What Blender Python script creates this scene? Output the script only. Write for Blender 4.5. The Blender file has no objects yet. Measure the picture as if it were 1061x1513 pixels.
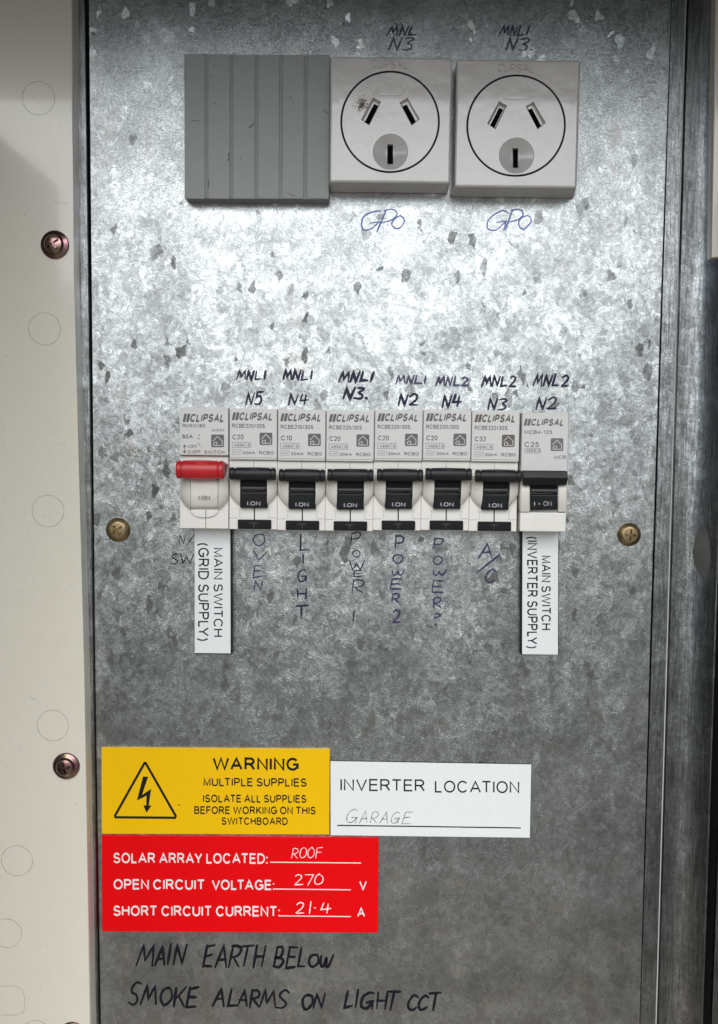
import bpy, bmesh, math, random
from mathutils import Vector, Matrix
random.seed(7)
R = math.radians
SC = bpy.context.scene
COL = SC.collection

# ------------------------------------------------------------------ camera
F = 1350.0                       # focal length in photograph pixels (photo 1061 x 1513)
D = 0.355                        # camera to panel, metres
PITCH, ROLL = R(4.34), R(0.66)
d_ = Vector((0, math.cos(PITCH), -math.sin(PITCH)))
u0 = Vector((0, math.sin(PITCH), math.cos(PITCH)))
r0 = Vector((1, 0, 0))
r_ = r0*math.cos(ROLL) + u0*math.sin(ROLL)
u_ = -r0*math.sin(ROLL) + u0*math.cos(ROLL)
CAM = Vector((0, -D, 0))
cd = bpy.data.cameras.new('camera')
cam = bpy.data.objects.new('camera', cd); COL.objects.link(cam)
cam.matrix_world = Matrix(((r_.x, u_.x, -d_.x, CAM.x), (r_.y, u_.y, -d_.y, CAM.y), (r_.z, u_.z, -d_.z, CAM.z), (0, 0, 0, 1)))
cd.sensor_fit = 'HORIZONTAL'; cd.sensor_width = 36; cd.lens = 36*F/1061
cd.clip_start = 0.01; cd.clip_end = 500
SC.camera = cam

# ------------------------------------------------------------------ light
SUN_EL, SUN_AZ = 50, 6           # soft sun in front of the cabinet, low under the hood
w = bpy.data.worlds.new('World'); SC.world = w; w.use_nodes = True
nt = w.node_tree; bg = nt.nodes['Background']
sky = nt.nodes.new('ShaderNodeTexSky'); sky.sky_type = 'NISHITA'; sky.sun_disc = False
sky.sun_elevation = R(SUN_EL); sky.sun_rotation = R(180-SUN_AZ)
sky.air_density = 1.0; sky.dust_density = 1.0; sky.ozone_density = 2.0
nt.links.new(sky.outputs[0], bg.inputs[0]); bg.inputs[1].default_value = 0.10
sd = bpy.data.lights.new('sun', 'SUN'); sd.energy = 4.6; sd.angle = R(84); sd.color = (1, .97, .92)
sun = bpy.data.objects.new('sun', sd); COL.objects.link(sun)
tosun = Vector((-math.sin(R(SUN_AZ))*math.cos(R(SUN_EL)), -math.cos(R(SUN_AZ))*math.cos(R(SUN_EL)), math.sin(R(SUN_EL))))
sun.rotation_euler = tosun.to_track_quat('Z', 'Y').to_euler()
SC.view_settings.view_transform = 'Standard'; SC.view_settings.look = 'None'
SC.view_settings.gamma = 1; SC.view_settings.exposure = 0.1
SC.view_settings.use_curve_mapping = False

# ------------------------------------------------------------------ helpers
MM = 0.001
def P(x, y, h=0.0):
    """photograph pixel -> point on the plane h millimetres in front of the panel"""
    a = (x-530.5)/F; b = -(y-756.5)/F
    v = d_ + a*r_ + b*u_
    t = (D - h*MM)/v.y
    return CAM + t*v
def px(x, y, h):                 # length of one pixel there, metres
    return (P(x+1, y, h)-P(x, y, h)).length

def link(name, me, mat, parent=None, smooth=None):
    o = bpy.data.objects.new(name, me); COL.objects.link(o)
    if mat: me.materials.append(mat)
    if parent is not None:
        o.parent = parent
        root = parent
        while root.parent: root = root.parent
        me.transform(Matrix.Translation(-root.location))
    else:
        c = Vector((0, 0, 0))
        for v in me.vertices: c += v.co
        c /= max(1, len(me.vertices)); me.transform(Matrix.Translation(-c)); o.location = c
    if smooth:
        for p in me.polygons: p.use_smooth = True
        try:
            me.set_sharp_from_angle(angle=R(smooth))
        except Exception: pass
    return o
def weight(o):                   # keeps broad faces flat next to their rounded edges
    m = o.modifiers.new('wn', 'WEIGHTED_NORMAL'); m.keep_sharp = True; m.weight = 100; m.mode = 'FACE_AREA'
    return o
def obj(name, bm, mat, parent=None, smooth=35):
    me = bpy.data.meshes.new(name)
    bmesh.ops.recalc_face_normals(bm, faces=bm.faces)
    bm.to_mesh(me); bm.free()
    return weight(link(name, me, mat, parent, smooth))
def flat(name, bm, mat, parent=None):        # sheet facing the camera (-y)
    for f in bm.faces:
        f.normal_update()
        if f.normal.y > 0: f.normal_flip()
    me = bpy.data.meshes.new(name); bm.to_mesh(me); bm.free()
    return link(name, me, mat, parent)
def tag(o, label=None, cat=None, group=None, kind=None):
    if label: o['label'] = label
    if cat: o['category'] = cat
    if group: o['group'] = group
    if kind: o['kind'] = kind
    return o
def thing(name, loc, label, cat, group=None):
    o = bpy.data.objects.new(name, None); COL.objects.link(o); o.location = loc
    o.empty_display_size = .01
    return tag(o, label, cat, group)
def copy_tree(o, parent=None, skip=()):
    c = o.copy(); COL.objects.link(c)
    if parent: c.parent = parent
    for ch in list(o.children):
        if ch.name.split('.')[0] not in skip: copy_tree(ch, c, skip)
    return c

def bevel(bm, geom_edges, mm, seg=2):
    if mm > 0:
        bmesh.ops.bevel(bm, geom=geom_edges, offset=mm*MM, segments=seg, affect='EDGES', profile=.5, clamp_overlap=True)
def wbox(bm, lo, hi, bev=0.0, seg=2):
    g = bmesh.ops.create_cube(bm, size=1)['verts']
    for v in g:
        v.co = Vector([lo[i] + (v.co[i]+.5)*(hi[i]-lo[i]) for i in range(3)])
    es = list({e for v in g for e in v.link_edges})
    bevel(bm, es, bev, seg)
def box(bm, x0, y0, x1, y1, h0, h1, bev=0.3, seg=2, hp=None):
    """box whose front face fills the pixel rectangle at height h1"""
    hp = h1 if hp is None else hp
    xc, yc = (x0+x1)/2, (y0+y1)/2
    a, b = P(x0, yc, hp), P(x1, yc, hp); t, m = P(xc, y0, hp), P(xc, y1, hp)
    wbox(bm, (a.x, -h1*MM, m.z), (b.x, -h0*MM, t.z), bev, seg)
def prism(bm, pts, h0, h1, bev=0.0, seg=2, taper=None):
    """polygon in pixels at h1 extruded straight back to h0 (taper: other pixels at the back)"""
    f = [bm.verts.new(P(x, y, h1)) for x, y in pts]
    if taper: b = [bm.verts.new(P(x, y, h0)) for x, y in taper]
    else:
        b = [bm.verts.new(Vector((v.co.x, -h0*MM, v.co.z))) for v in f]
    n = len(f); bm.faces.new(f); bm.faces.new(b[::-1])
    for i in range(n): bm.faces.new((f[i], b[i], b[(i+1) % n], f[(i+1) % n]))
    es = [bm.edges.get((f[i], f[(i+1) % n])) for i in range(n)]
    bevel(bm, es, bev, seg)
def cyl(bm, x, y, r, h0, h1, n=64, r2=None, bev=0.0, hp=None):
    """cylinder toward the camera, centre and radius in pixels at h1"""
    hp = h1 if hp is None else hp
    s = px(x, y, hp); c = P(x, y, hp); r2 = r if r2 is None else r2
    f = []; b = []
    for i in range(n):
        a = 2*math.pi*i/n
        f.append(bm.verts.new((c.x+r*s*math.cos(a), -h1*MM, c.z+r*s*math.sin(a))))
        b.append(bm.verts.new((c.x+r2*s*math.cos(a), -h0*MM, c.z+r2*s*math.sin(a))))
    bm.faces.new(f); bm.faces.new(b[::-1])
    for i in range(n): bm.faces.new((f[i], b[i], b[(i+1) % n], f[(i+1) % n]))
    bevel(bm, [bm.edges.get((f[i], f[(i+1) % n])) for i in range(n)], bev, 2)
def lathe(bm, c, prof, n=48):
    """revolve (radius mm, height mm) about the axis toward the camera"""
    rings = []
    for r, h in prof:
        if r < 1e-6: rings.append([bm.verts.new((c.x, -h*MM, c.z))]); continue
        rings.append([bm.verts.new((c.x+r*MM*math.cos(2*math.pi*i/n), -h*MM, c.z+r*MM*math.sin(2*math.pi*i/n))) for i in range(n)])
    for A, B in zip(rings, rings[1:]):
        for i in range(n):
            j = (i+1) % n
            vs = [A[i % len(A)], A[j % len(A)], B[j % len(B)], B[i % len(B)]]
            u = []
            for v in vs:
                if v not in u: u.append(v)
            if len(u) > 2: bm.faces.new(u)
def ring(bm, x, y, r, w, h, n=72, lo=0, hi=360):
    """flat annulus, centre/radius/width in pixels"""
    s = px(x, y, h); c = P(x, y, h); prev = None; k = n
    for i in range(k+1):
        a = R(lo+(hi-lo)*i/k)
        q = [bm.verts.new((c.x+(r+e)*s*math.cos(a), c.y, c.z+(r+e)*s*math.sin(a))) for e in (-w/2, w/2)]
        if prev: bm.faces.new((prev[0], prev[1], q[1], q[0]))
        prev = q
def cut(o, bm):
    me = bpy.data.meshes.new('cutter'); bmesh.ops.recalc_face_normals(bm, faces=bm.faces); bm.to_mesh(me); bm.free()
    c = bpy.data.objects.new('cutter', me); COL.objects.link(c)
    o.modifiers.clear()
    m = o.modifiers.new('b', 'BOOLEAN'); m.operation = 'DIFFERENCE'; m.solver = 'EXACT'; m.object = c
    root = o
    while root.parent: root = root.parent
    c.location = (0, 0, 0)
    bpy.context.view_layer.update()
    dg = bpy.context.evaluated_depsgraph_get()
    new = bpy.data.meshes.new_from_object(o.evaluated_get(dg))
    o.modifiers.clear(); o.data = new
    bpy.data.objects.remove(c)
    for p in new.polygons: p.use_smooth = True
    try: new.set_sharp_from_angle(angle=R(30))
    except Exception: pass
    weight(o)

# ---- printed lettering: grotesque capitals drawn as strokes, fitted to a pixel rectangle
def arc(cx, cy, rx, ry, a0, a1, n=None):
    n = n or max(4, int(abs(a1-a0)/15))
    return [(cx+rx*math.cos(R(a0+(a1-a0)*k/n)), cy+ry*math.sin(R(a0+(a1-a0)*k/n))) for k in range(n+1)]
def oval(w_): return arc(w_/2, .5, w_/2, .5, 0, 345, 23)
FONT = {     # width, strokes (y up, cap height 1); a stroke flagged 1 is closed
 'A': (.86, [(0, [(0, 0), (.43, 1), (.86, 0)]), (0, [(.15, .34), (.71, .34)])]),
 'B': (.68, [(0, [(.38, .53), (0, .53)]), (1, [(0, 0), (0, 1), (.38, 1)]+arc(.38, .765, .25, .235, 80, -80)+[(.40, .53)]+arc(.40, .265, .28, .265, 80, -90))]),
 'C': (.82, [(0, arc(.42, .5, .42, .5, 38, 322, 22))]),
 'D': (.76, [(1, [(0, 0), (0, 1), (.3, 1)]+arc(.3, .5, .46, .5, 90, -90, 14))]),
 'E': (.64, [(0, [(.64, 1), (0, 1), (0, 0), (.66, 0)]), (0, [(0, .53), (.6, .53)])]),
 'F': (.60, [(0, [(.62, 1), (0, 1), (0, 0)]), (0, [(0, .51), (.52, .51)])]),
 'G': (.86, [(0, arc(.43, .5, .43, .5, 40, 330, 22)+[(.86, .2), (.86, .47), (.46, .47)])]),
 'H': (.72, [(0, [(0, 0), (0, 1)]), (0, [(.72, 0), (.72, 1)]), (0, [(0, .53), (.72, .53)])]),
 'I': (.0, [(0, [(0, 0), (0, 1)])]),
 'K': (.72, [(0, [(0, 0), (0, 1)]), (0, [(.68, 1), (.02, .36)]), (0, [(.24, .58), (.72, 0)])]),
 'L': (.54, [(0, [(0, 1), (0, 0), (.54, 0)])]),
 'M': (.82, [(0, [(0, 0), (0, 1), (.41, .06), (.82, 1), (.82, 0)])]),
 'N': (.72, [(0, [(0, 0), (0, 1), (.72, 0), (.72, 1)])]),
 'O': (.88, [(1, oval(.88))]),
 'P': (.66, [(0, [(0, 0), (0, 1), (.38, 1)]+arc(.38, .735, .28, .265, 80, -90)+[(0, .47)])]),
 'R': (.72, [(0, [(0, 0), (0, 1), (.40, 1)]+arc(.40, .745, .27, .255, 80, -90)+[(0, .49)]), (0, [(.36, .47), (.5, .36), (.72, 0)])]),
 'S': (.68, [(0, arc(.33, .735, .29, .265, 20, 200, 12)+[(.1, .57), (.33, .51), (.58, .43)]+arc(.34, .265, .34, .265, 30, -165, 13))]),
 'T': (.72, [(0, [(0, 1), (.72, 1)]), (0, [(.36, 1), (.36, 0)])]),
 'U': (.72, [(0, [(0, 1), (0, .34)]+arc(.36, .34, .36, .34, 190, 350, 12)+[(.72, .34), (.72, 1)])]),
 'V': (.82, [(0, [(0, 1), (.41, 0), (.82, 1)])]),
 'W': (1.22, [(0, [(0, 1), (.3, 0), (.61, 1), (.92, 0), (1.22, 1)])]),
 'Y': (.80, [(0, [(0, 1), (.4, .42), (.8, 1)]), (0, [(.4, .44), (.4, 0)])]),
 'm': (.74, [(0, [(0, 0), (0, .72)]), (0, [(0, .5)]+arc(.185, .5, .185, .2, 160, 0, 8)+[(.37, 0)]), (0, [(.37, .5)]+arc(.555, .5, .185, .2, 160, 0, 8)+[(.74, 0)])]),
 '0': (.58, [(1, oval(.58))]),
 '1': (.24, [(0, [(0, .76), (.24, .98), (.24, 0)])]),
 '2': (.56, [(0, arc(.28, .72, .28, .28, 170, -25, 11)+[(.4, .42), (0, 0), (.58, 0)])]),
 '3': (.56, [(0, arc(.27, .745, .25, .255, 165, -70, 12)+[(.2, .52)]), (0, [(.2, .53)]+arc(.27, .265, .29, .265, 85, -165, 13))]),
 '4': (.62, [(0, [(.46, 0), (.46, 1), (0, .28), (.62, .28)])]),
 '5': (.56, [(0, [(.5, 1), (.12, 1), (.05, .5)]+arc(.27, .33, .29, .33, 130, -160, 14))]),
 '8': (.56, [(1, arc(.28, .76, .24, .24, -80, 260, 16)), (1, arc(.28, .26, .28, .26, 80, 420, 16))]),
 '(': (.2, [(0, arc(.5, .38, .5, .72, 130, 230, 10))]),
 ')': (.2, [(0, arc(-.3, .38, .5, .72, 50, -50, 10))]),
 '/': (.32, [(0, [(0, -.02), (.32, 1.02)])]),
 '-': (.26, [(0, [(0, .38), (.26, .38)])]),
 '.': (.0, [(0, [(0, -.06), (0, .08)])]),
 ':': (.0, [(0, [(0, -.06), (0, .09)]), (0, [(0, .55), (0, .70)])]),
}
KERN = {'LT': -.16, 'LY': -.16, 'LA': 0, 'AT': -.1, 'TA': -.1, 'AV': -.1, 'RT': -.04, 'AR': 0, 'WA': -.08, 'WI': 0, 'OC': 0, 'AY': -.1, 'RA': -.02, 'TC': -.04, 'VO': -.06, 'OV': -.05, 'FO': -.04, 'LI': 0, 'LO': -.03, 'LV': -.12}
def ribbon(V, wd, closed=False):
    W_ = []
    for p in V:
        if not W_ or (Vector(p)-W_[-1]).length > 1e-4: W_.append(Vector(p))
    V = W_; n = len(V); L = []; Q = []
    for i in range(n):
        a = V[i]-V[i-1] if (i > 0 or closed) else None
        b = V[(i+1) % n]-V[i] if (i < n-1 or closed) else None
        a = a if a is not None else b; b = b if b is not None else a
        a = a.normalized(); b = b.normalized(); t = a+b
        t = t.normalized() if t.length > .05 else a
        nn = Vector((-t.y, t.x)); k = max(.6, abs(nn.dot(Vector((-b.y, b.x)))))
        L.append(V[i]+nn*wd/2/k); Q.append(V[i]-nn*wd/2/k)
    return [(L[i], L[(i+1) % n], Q[(i+1) % n], Q[i]) for i in range(n if closed else n-1)]
def text_bm(bm, body, x0, y0, x1, y1, h, bold=0.0, shear=0.0, slope=0.0, vertical=False, space=1.0, weight=None):
    wt = weight if weight else min(.2, .125+bold*2.4)
    cur = 0; polys = []; prev = ' '
    k = 0
    for ch in body:
        if ch == ' ': cur += .34*space; prev = ' '; continue
        wd, strokes = FONT[ch]
        cur += KERN.get(prev+ch, 0)*space; prev = ch
        e = wt/2
        for closed, pts in strokes:
            k += 1
            pts = [(cur+e+x, e*.9+y*(1-wt*.9)) for x, y in pts]
            for p in ribbon(pts, wt, closed): polys.append((k, p))
        cur += wd+wt+.15*space
    xs = [q.x for _, p in polys for q in p]
    ax, bx = min(xs), max(xs)
    allc = [q.y for _, p in polys for q in p]
    ay, by = (min(allc), max(allc)) if vertical and '(' in body else (0, 1)
    part = bmesh.new()
    for k, p in polys:
        vs = []
        for q in p:
            u = (q.x-ax)/(bx-ax) if bx > ax else .5; v = (q.y-ay)/(by-ay)
            if vertical: x = x0+(x1-x0)*v + slope*u; y = y0+(y1-y0)*u
            else: x = x0+(x1-x0)*u + shear*(v-.5); y = y1+(y0-y1)*v + slope*u
            vs.append(part.verts.new(P(x, y, h+.006*(k % 3))))
        part.faces.new(vs)
    bmesh.ops.remove_doubles(part, verts=part.verts, dist=2e-7)
    me = bpy.data.meshes.new('tmp'); part.to_mesh(me); part.free(); bm.from_mesh(me); bpy.data.meshes.remove(me)
def line_bm(bm, pts, wpx, h, closed=False, wvar=0.0, pr=None):
    """ribbon with mitred joints and rounded ends, pixels"""
    n = len(pts)
    if n < 2: return
    V = [Vector((p[0], p[1])) for p in pts]
    L = []; Rr = []
    for i in range(n):
        a = V[i]-V[i-1] if (i > 0 or closed) else None
        b = V[(i+1) % n]-V[i] if (i < n-1 or closed) else None
        if a is None: a = b
        if b is None: b = a
        a = a.normalized() if a.length > 1e-6 else b.normalized(); b = b.normalized() if b.length > 1e-6 else a
        t = (a+b); t = t.normalized() if t.length > .2 else a
        nn = Vector((-t.y, t.x)); k = max(.55, abs(nn.dot(Vector((-b.y, b.x)))))
        ww = wpx/2/k*(1+wvar*random.uniform(-1, 1))*(pr(i/(n-1)) if pr else 1)
        L.append(V[i]+nn*ww); Rr.append(V[i]-nn*ww)
    lv = [bm.verts.new(P(p.x, p.y, h)) for p in L]; rv = [bm.verts.new(P(p.x, p.y, h)) for p in Rr]
    for i in range(n if closed else n-1):
        j = (i+1) % n
        try: bm.faces.new((lv[i], lv[j], rv[j], rv[i]))
        except ValueError: pass
    if not closed:
        for e, s, q in ((0, -1, 1), (n-1, 1, n-2)):
            t = (V[e]-V[q]).normalized(); nn = (L[e]-V[e])
            arc = []
            for k in range(1, 4):
                an = math.pi*k/4
                pt = V[e] + nn*math.cos(an) + t*nn.length*math.sin(an)
                arc.append(bm.verts.new(P(pt.x, pt.y, h)))
            try: bm.faces.new([lv[e]]+arc+[rv[e]])
            except ValueError: pass

# ---- marker handwriting: strokes in a unit box (x right, y down); 'c' strokes are smoothed
G = {
 'A': [('l', [(0, 1), (.5, 0), (.95, 1)]), ('l', [(.15, .65), (.85, .6)])],
 'B': [('l', [(.08, 0), (.05, 1)]), ('c', [(.05, .05), (.6, .05), (.75, .25), (.5, .47), (.12, .5), (.7, .55), (.95, .78), (.6, 1), (.03, .98)])],
 'C': [('c', [(.95, .12), (.6, 0), (.2, .25), (.05, .6), (.25, .95), (.6, 1), (.95, .85)])],
 'E': [('l', [(.15, 0), (.05, 1)]), ('l', [(.12, .03), (.9, 0)]), ('l', [(.1, .5), (.8, .45)]), ('l', [(.05, 1), (.95, .96)])],
 'F': [('l', [(.1, 0), (.1, 1)]), ('l', [(.1, .03), (.9, 0)]), ('l', [(.1, .48), (.75, .45)])],
 'G': [('c', [(.9, .1), (.6, 0), (.2, .25), (.05, .6), (.2, .95), (.6, .98), (.85, .7), (.86, .6)]), ('l', [(.5, .6), (.98, .56), (.92, 1)])],
 'H': [('l', [(.08, 0), (.1, 1)]), ('l', [(.92, 0), (.88, 1)]), ('l', [(.1, .55), (.9, .48)])],
 'I': [('l', [(.5, 0), (.5, 1)])],
 'K': [('l', [(.08, 0), (.08, 1)]), ('l', [(.9, 0), (.12, .6)]), ('l', [(.35, .45), (.95, 1)])],
 'L': [('l', [(.15, 0), (.08, .97), (.95, .93)])],
 'M': [('l', [(0, 1), (.22, 0), (.48, .75), (.8, .02), (1, 1)])],
 'N': [('l', [(.05, 1), (.15, 0), (.75, .98), (.95, 0)])],
 'O': [('c', [(.55, 0), (.2, .12), (.02, .5), (.2, .92), (.55, 1), (.9, .75), (.97, .4), (.75, .08), (.5, .02)])],
 'P': [('l', [(.15, 0), (.05, 1)]), ('c', [(.1, .06), (.6, 0), (.95, .2), (.75, .5), (.1, .6)])],
 'R': [('l', [(.12, 0), (.05, 1)]), ('c', [(.1, .05), (.6, 0), (.92, .2), (.7, .48), (.12, .55)]), ('l', [(.3, .55), (.98, 1)])],
 'S': [('c', [(.95, .08), (.6, 0), (.2, .15), (.25, .4), (.7, .6), (.85, .82), (.5, 1), (.02, .92)])],
 'T': [('l', [(0, .06), (1, 0)]), ('l', [(.5, .03), (.45, 1)])],
 'V': [('l', [(0, 0), (.45, 1), (1, .05)])],
 'W': [('l', [(0, 0), (.22, 1), (.5, .35), (.75, 1), (1, 0)])],
 'w': [('c', [(0, .1), (.08, .8), (.3, .95), (.48, .3), (.55, .85), (.8, .9), (1, 0)])],
 '1': [('l', [(.5, 0), (.45, 1)])],
 '2': [('c', [(.05, .2), (.4, 0), (.8, .15), (.7, .5), (.1, .97)]), ('l', [(.1, .97), (1, .95)])],
 '3': [('c', [(.1, .08), (.6, 0), (.9, .18), (.45, .45), (.9, .65), (.75, .95), (.05, 1)])],
 '4': [('l', [(.2, 0), (.08, .6), (.98, .55)]), ('l', [(.65, .1), (.6, 1)])],
 '5': [('l', [(.9, 0), (.25, .04), (.15, .45)]), ('c', [(.15, .45), (.6, .35), (.9, .65), (.6, .98), (.05, .95)])],
 '7': [('l', [(0, .05), (.95, 0), (.4, 1)])],
 '0': [('c', [(.5, 0), (.1, .25), (.05, .7), (.4, 1), (.85, .75), (.9, .3), (.5, .02)])],
 '/': [('l', [(1, 0), (0, 1)])],
 ')': [('c', [(.2, 0), (.9, .3), (.7, .7), (.1, 1)])],
 '.': [('l', [(.3, .9), (.6, .97)])],
}
def catmull(p, k=5):
    q = [p[0]]+list(p)+[p[-1]]; out = []
    for i in range(1, len(q)-2):
        a, b, c, e = q[i-1], q[i], q[i+1], q[i+2]
        for s in range(k):
            t = s/k
            out.append(tuple(.5*(2*b[m]+(c[m]-a[m])*t+(2*a[m]-5*b[m]+4*c[m]-e[m])*t*t+(3*b[m]-a[m]-3*c[m]+e[m])*t**3) for m in (0, 1)))
    out.append(tuple(p[-1])); return out
HCOUNT = [0]
def glyph(bm, ch, x0, y0, x1, y1, wpx, h, slant=0.12, jit=.05):
    for kind, pts in G[ch]:
        q = [(x+random.uniform(-jit, jit), y+random.uniform(-jit, jit)) for x, y in pts]
        if kind == 'c': q = catmull(q)
        else:
            q2 = []
            for a, b in zip(q, q[1:]):
                for s in range(4): q2.append((a[0]+(b[0]-a[0])*s/4, a[1]+(b[1]-a[1])*s/4))
            q = q2+[q[-1]]
        q = [(x0+(x1-x0)*x+slant*(y1-y0)*(.5-y), y0+(y1-y0)*y) for x, y in q]
        HCOUNT[0] += 1
        a_, b_, c_ = random.uniform(.75, 1.2), random.uniform(.8, 1.25), random.uniform(.5, 1.1)
        line_bm(bm, q, wpx*random.uniform(.88, 1.12), h+.004*(HCOUNT[0] % 7), wvar=.12, pr=lambda t: (a_*(1-t)+c_*t)*.55+.55*b_*(1-(2*t-1)**4*.5))
def word(bm, letters, wpx, h, slant=.12):
    for l in letters: glyph(bm, l[0], l[1], l[2], l[3], l[4], wpx, h, slant)
def run(bm, text, x0, y0, x1, y1, wpx, h, slant=.15, slope=0.0, gap=.2):
    wd = [(.5 if c in '1I.' else (1.25 if c in 'MW' else 1.0)) for c in text]
    tot = sum(wd)+gap*(len(text)-1); s = (x1-x0)/tot; x = x0
    for c, q in zip(text, wd):
        dy = slope*(x-x0)+random.uniform(-.05, .05)*(y1-y0)
        glyph(bm, c, x, y0+dy, x+q*s, y1+dy, wpx, h, slant); x += (q+gap)*s

# ------------------------------------------------------------------ materials
class NT:
    def __init__(s, name):
        s.m = bpy.data.materials.new(name); s.m.use_nodes = True; s.t = s.m.node_tree
        s.b = s.t.nodes['Principled BSDF']
    def n(s, typ, **kw):
        o = s.t.nodes.new(typ)
        for k, v in kw.items():
            if k == 'ins':
                for a, b in v.items():
                    if isinstance(b, bpy.types.NodeSocket): s.t.links.new(b, o.inputs[a])
                    else: o.inputs[a].default_value = b
            else: setattr(o, k, v)
        return o
    def l(s, a, b): s.t.links.new(a, b)
    def math(s, op, a, b=0.0, c=0.0, clamp=False):
        o = s.n('ShaderNodeMath', operation=op, use_clamp=clamp, ins={0: a, 1: b, 2: c}); return o.outputs[0]
    def vm(s, op, a, b=None, scale=None):
        ins = {0: a}
        if b is not None: ins[1] = b
        o = s.n('ShaderNodeVectorMath', operation=op, ins=ins)
        if scale is not None:
            if isinstance(scale, bpy.types.NodeSocket): s.l(scale, o.inputs['Scale'])
            else: o.inputs['Scale'].default_value = scale
        return o.outputs[0]
    def mix(s, f, a, b, blend='MIX'):
        o = s.n('ShaderNodeMix', data_type='RGBA', blend_type=blend)
        for k, v in ((0, f), (6, a), (7, b)):
            if isinstance(v, bpy.types.NodeSocket): s.l(v, o.inputs[k])
            else: o.inputs[k].default_value = v if k == 0 else (*v, 1)
        return o.outputs[2]
    def mm(s):        # object coordinates in millimetres
        tc = s.n('ShaderNodeTexCoord'); return s.vm('SCALE', tc.outputs['Object'], scale=1000)
    def noise(s, v, sc, det=3, rough=.5, out=0, dist=0):
        o = s.n('ShaderNodeTexNoise', ins={'Vector': v, 'Scale': sc, 'Detail': det, 'Roughness': rough, 'Distortion': dist}); return o.outputs[out]
    def ramp(s, f, lo, hi, a=0.0, b=1.0):
        o = s.n('ShaderNodeMapRange', ins={0: f, 1: lo, 2: hi, 3: a, 4: b}); return o.outputs[0]

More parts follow.
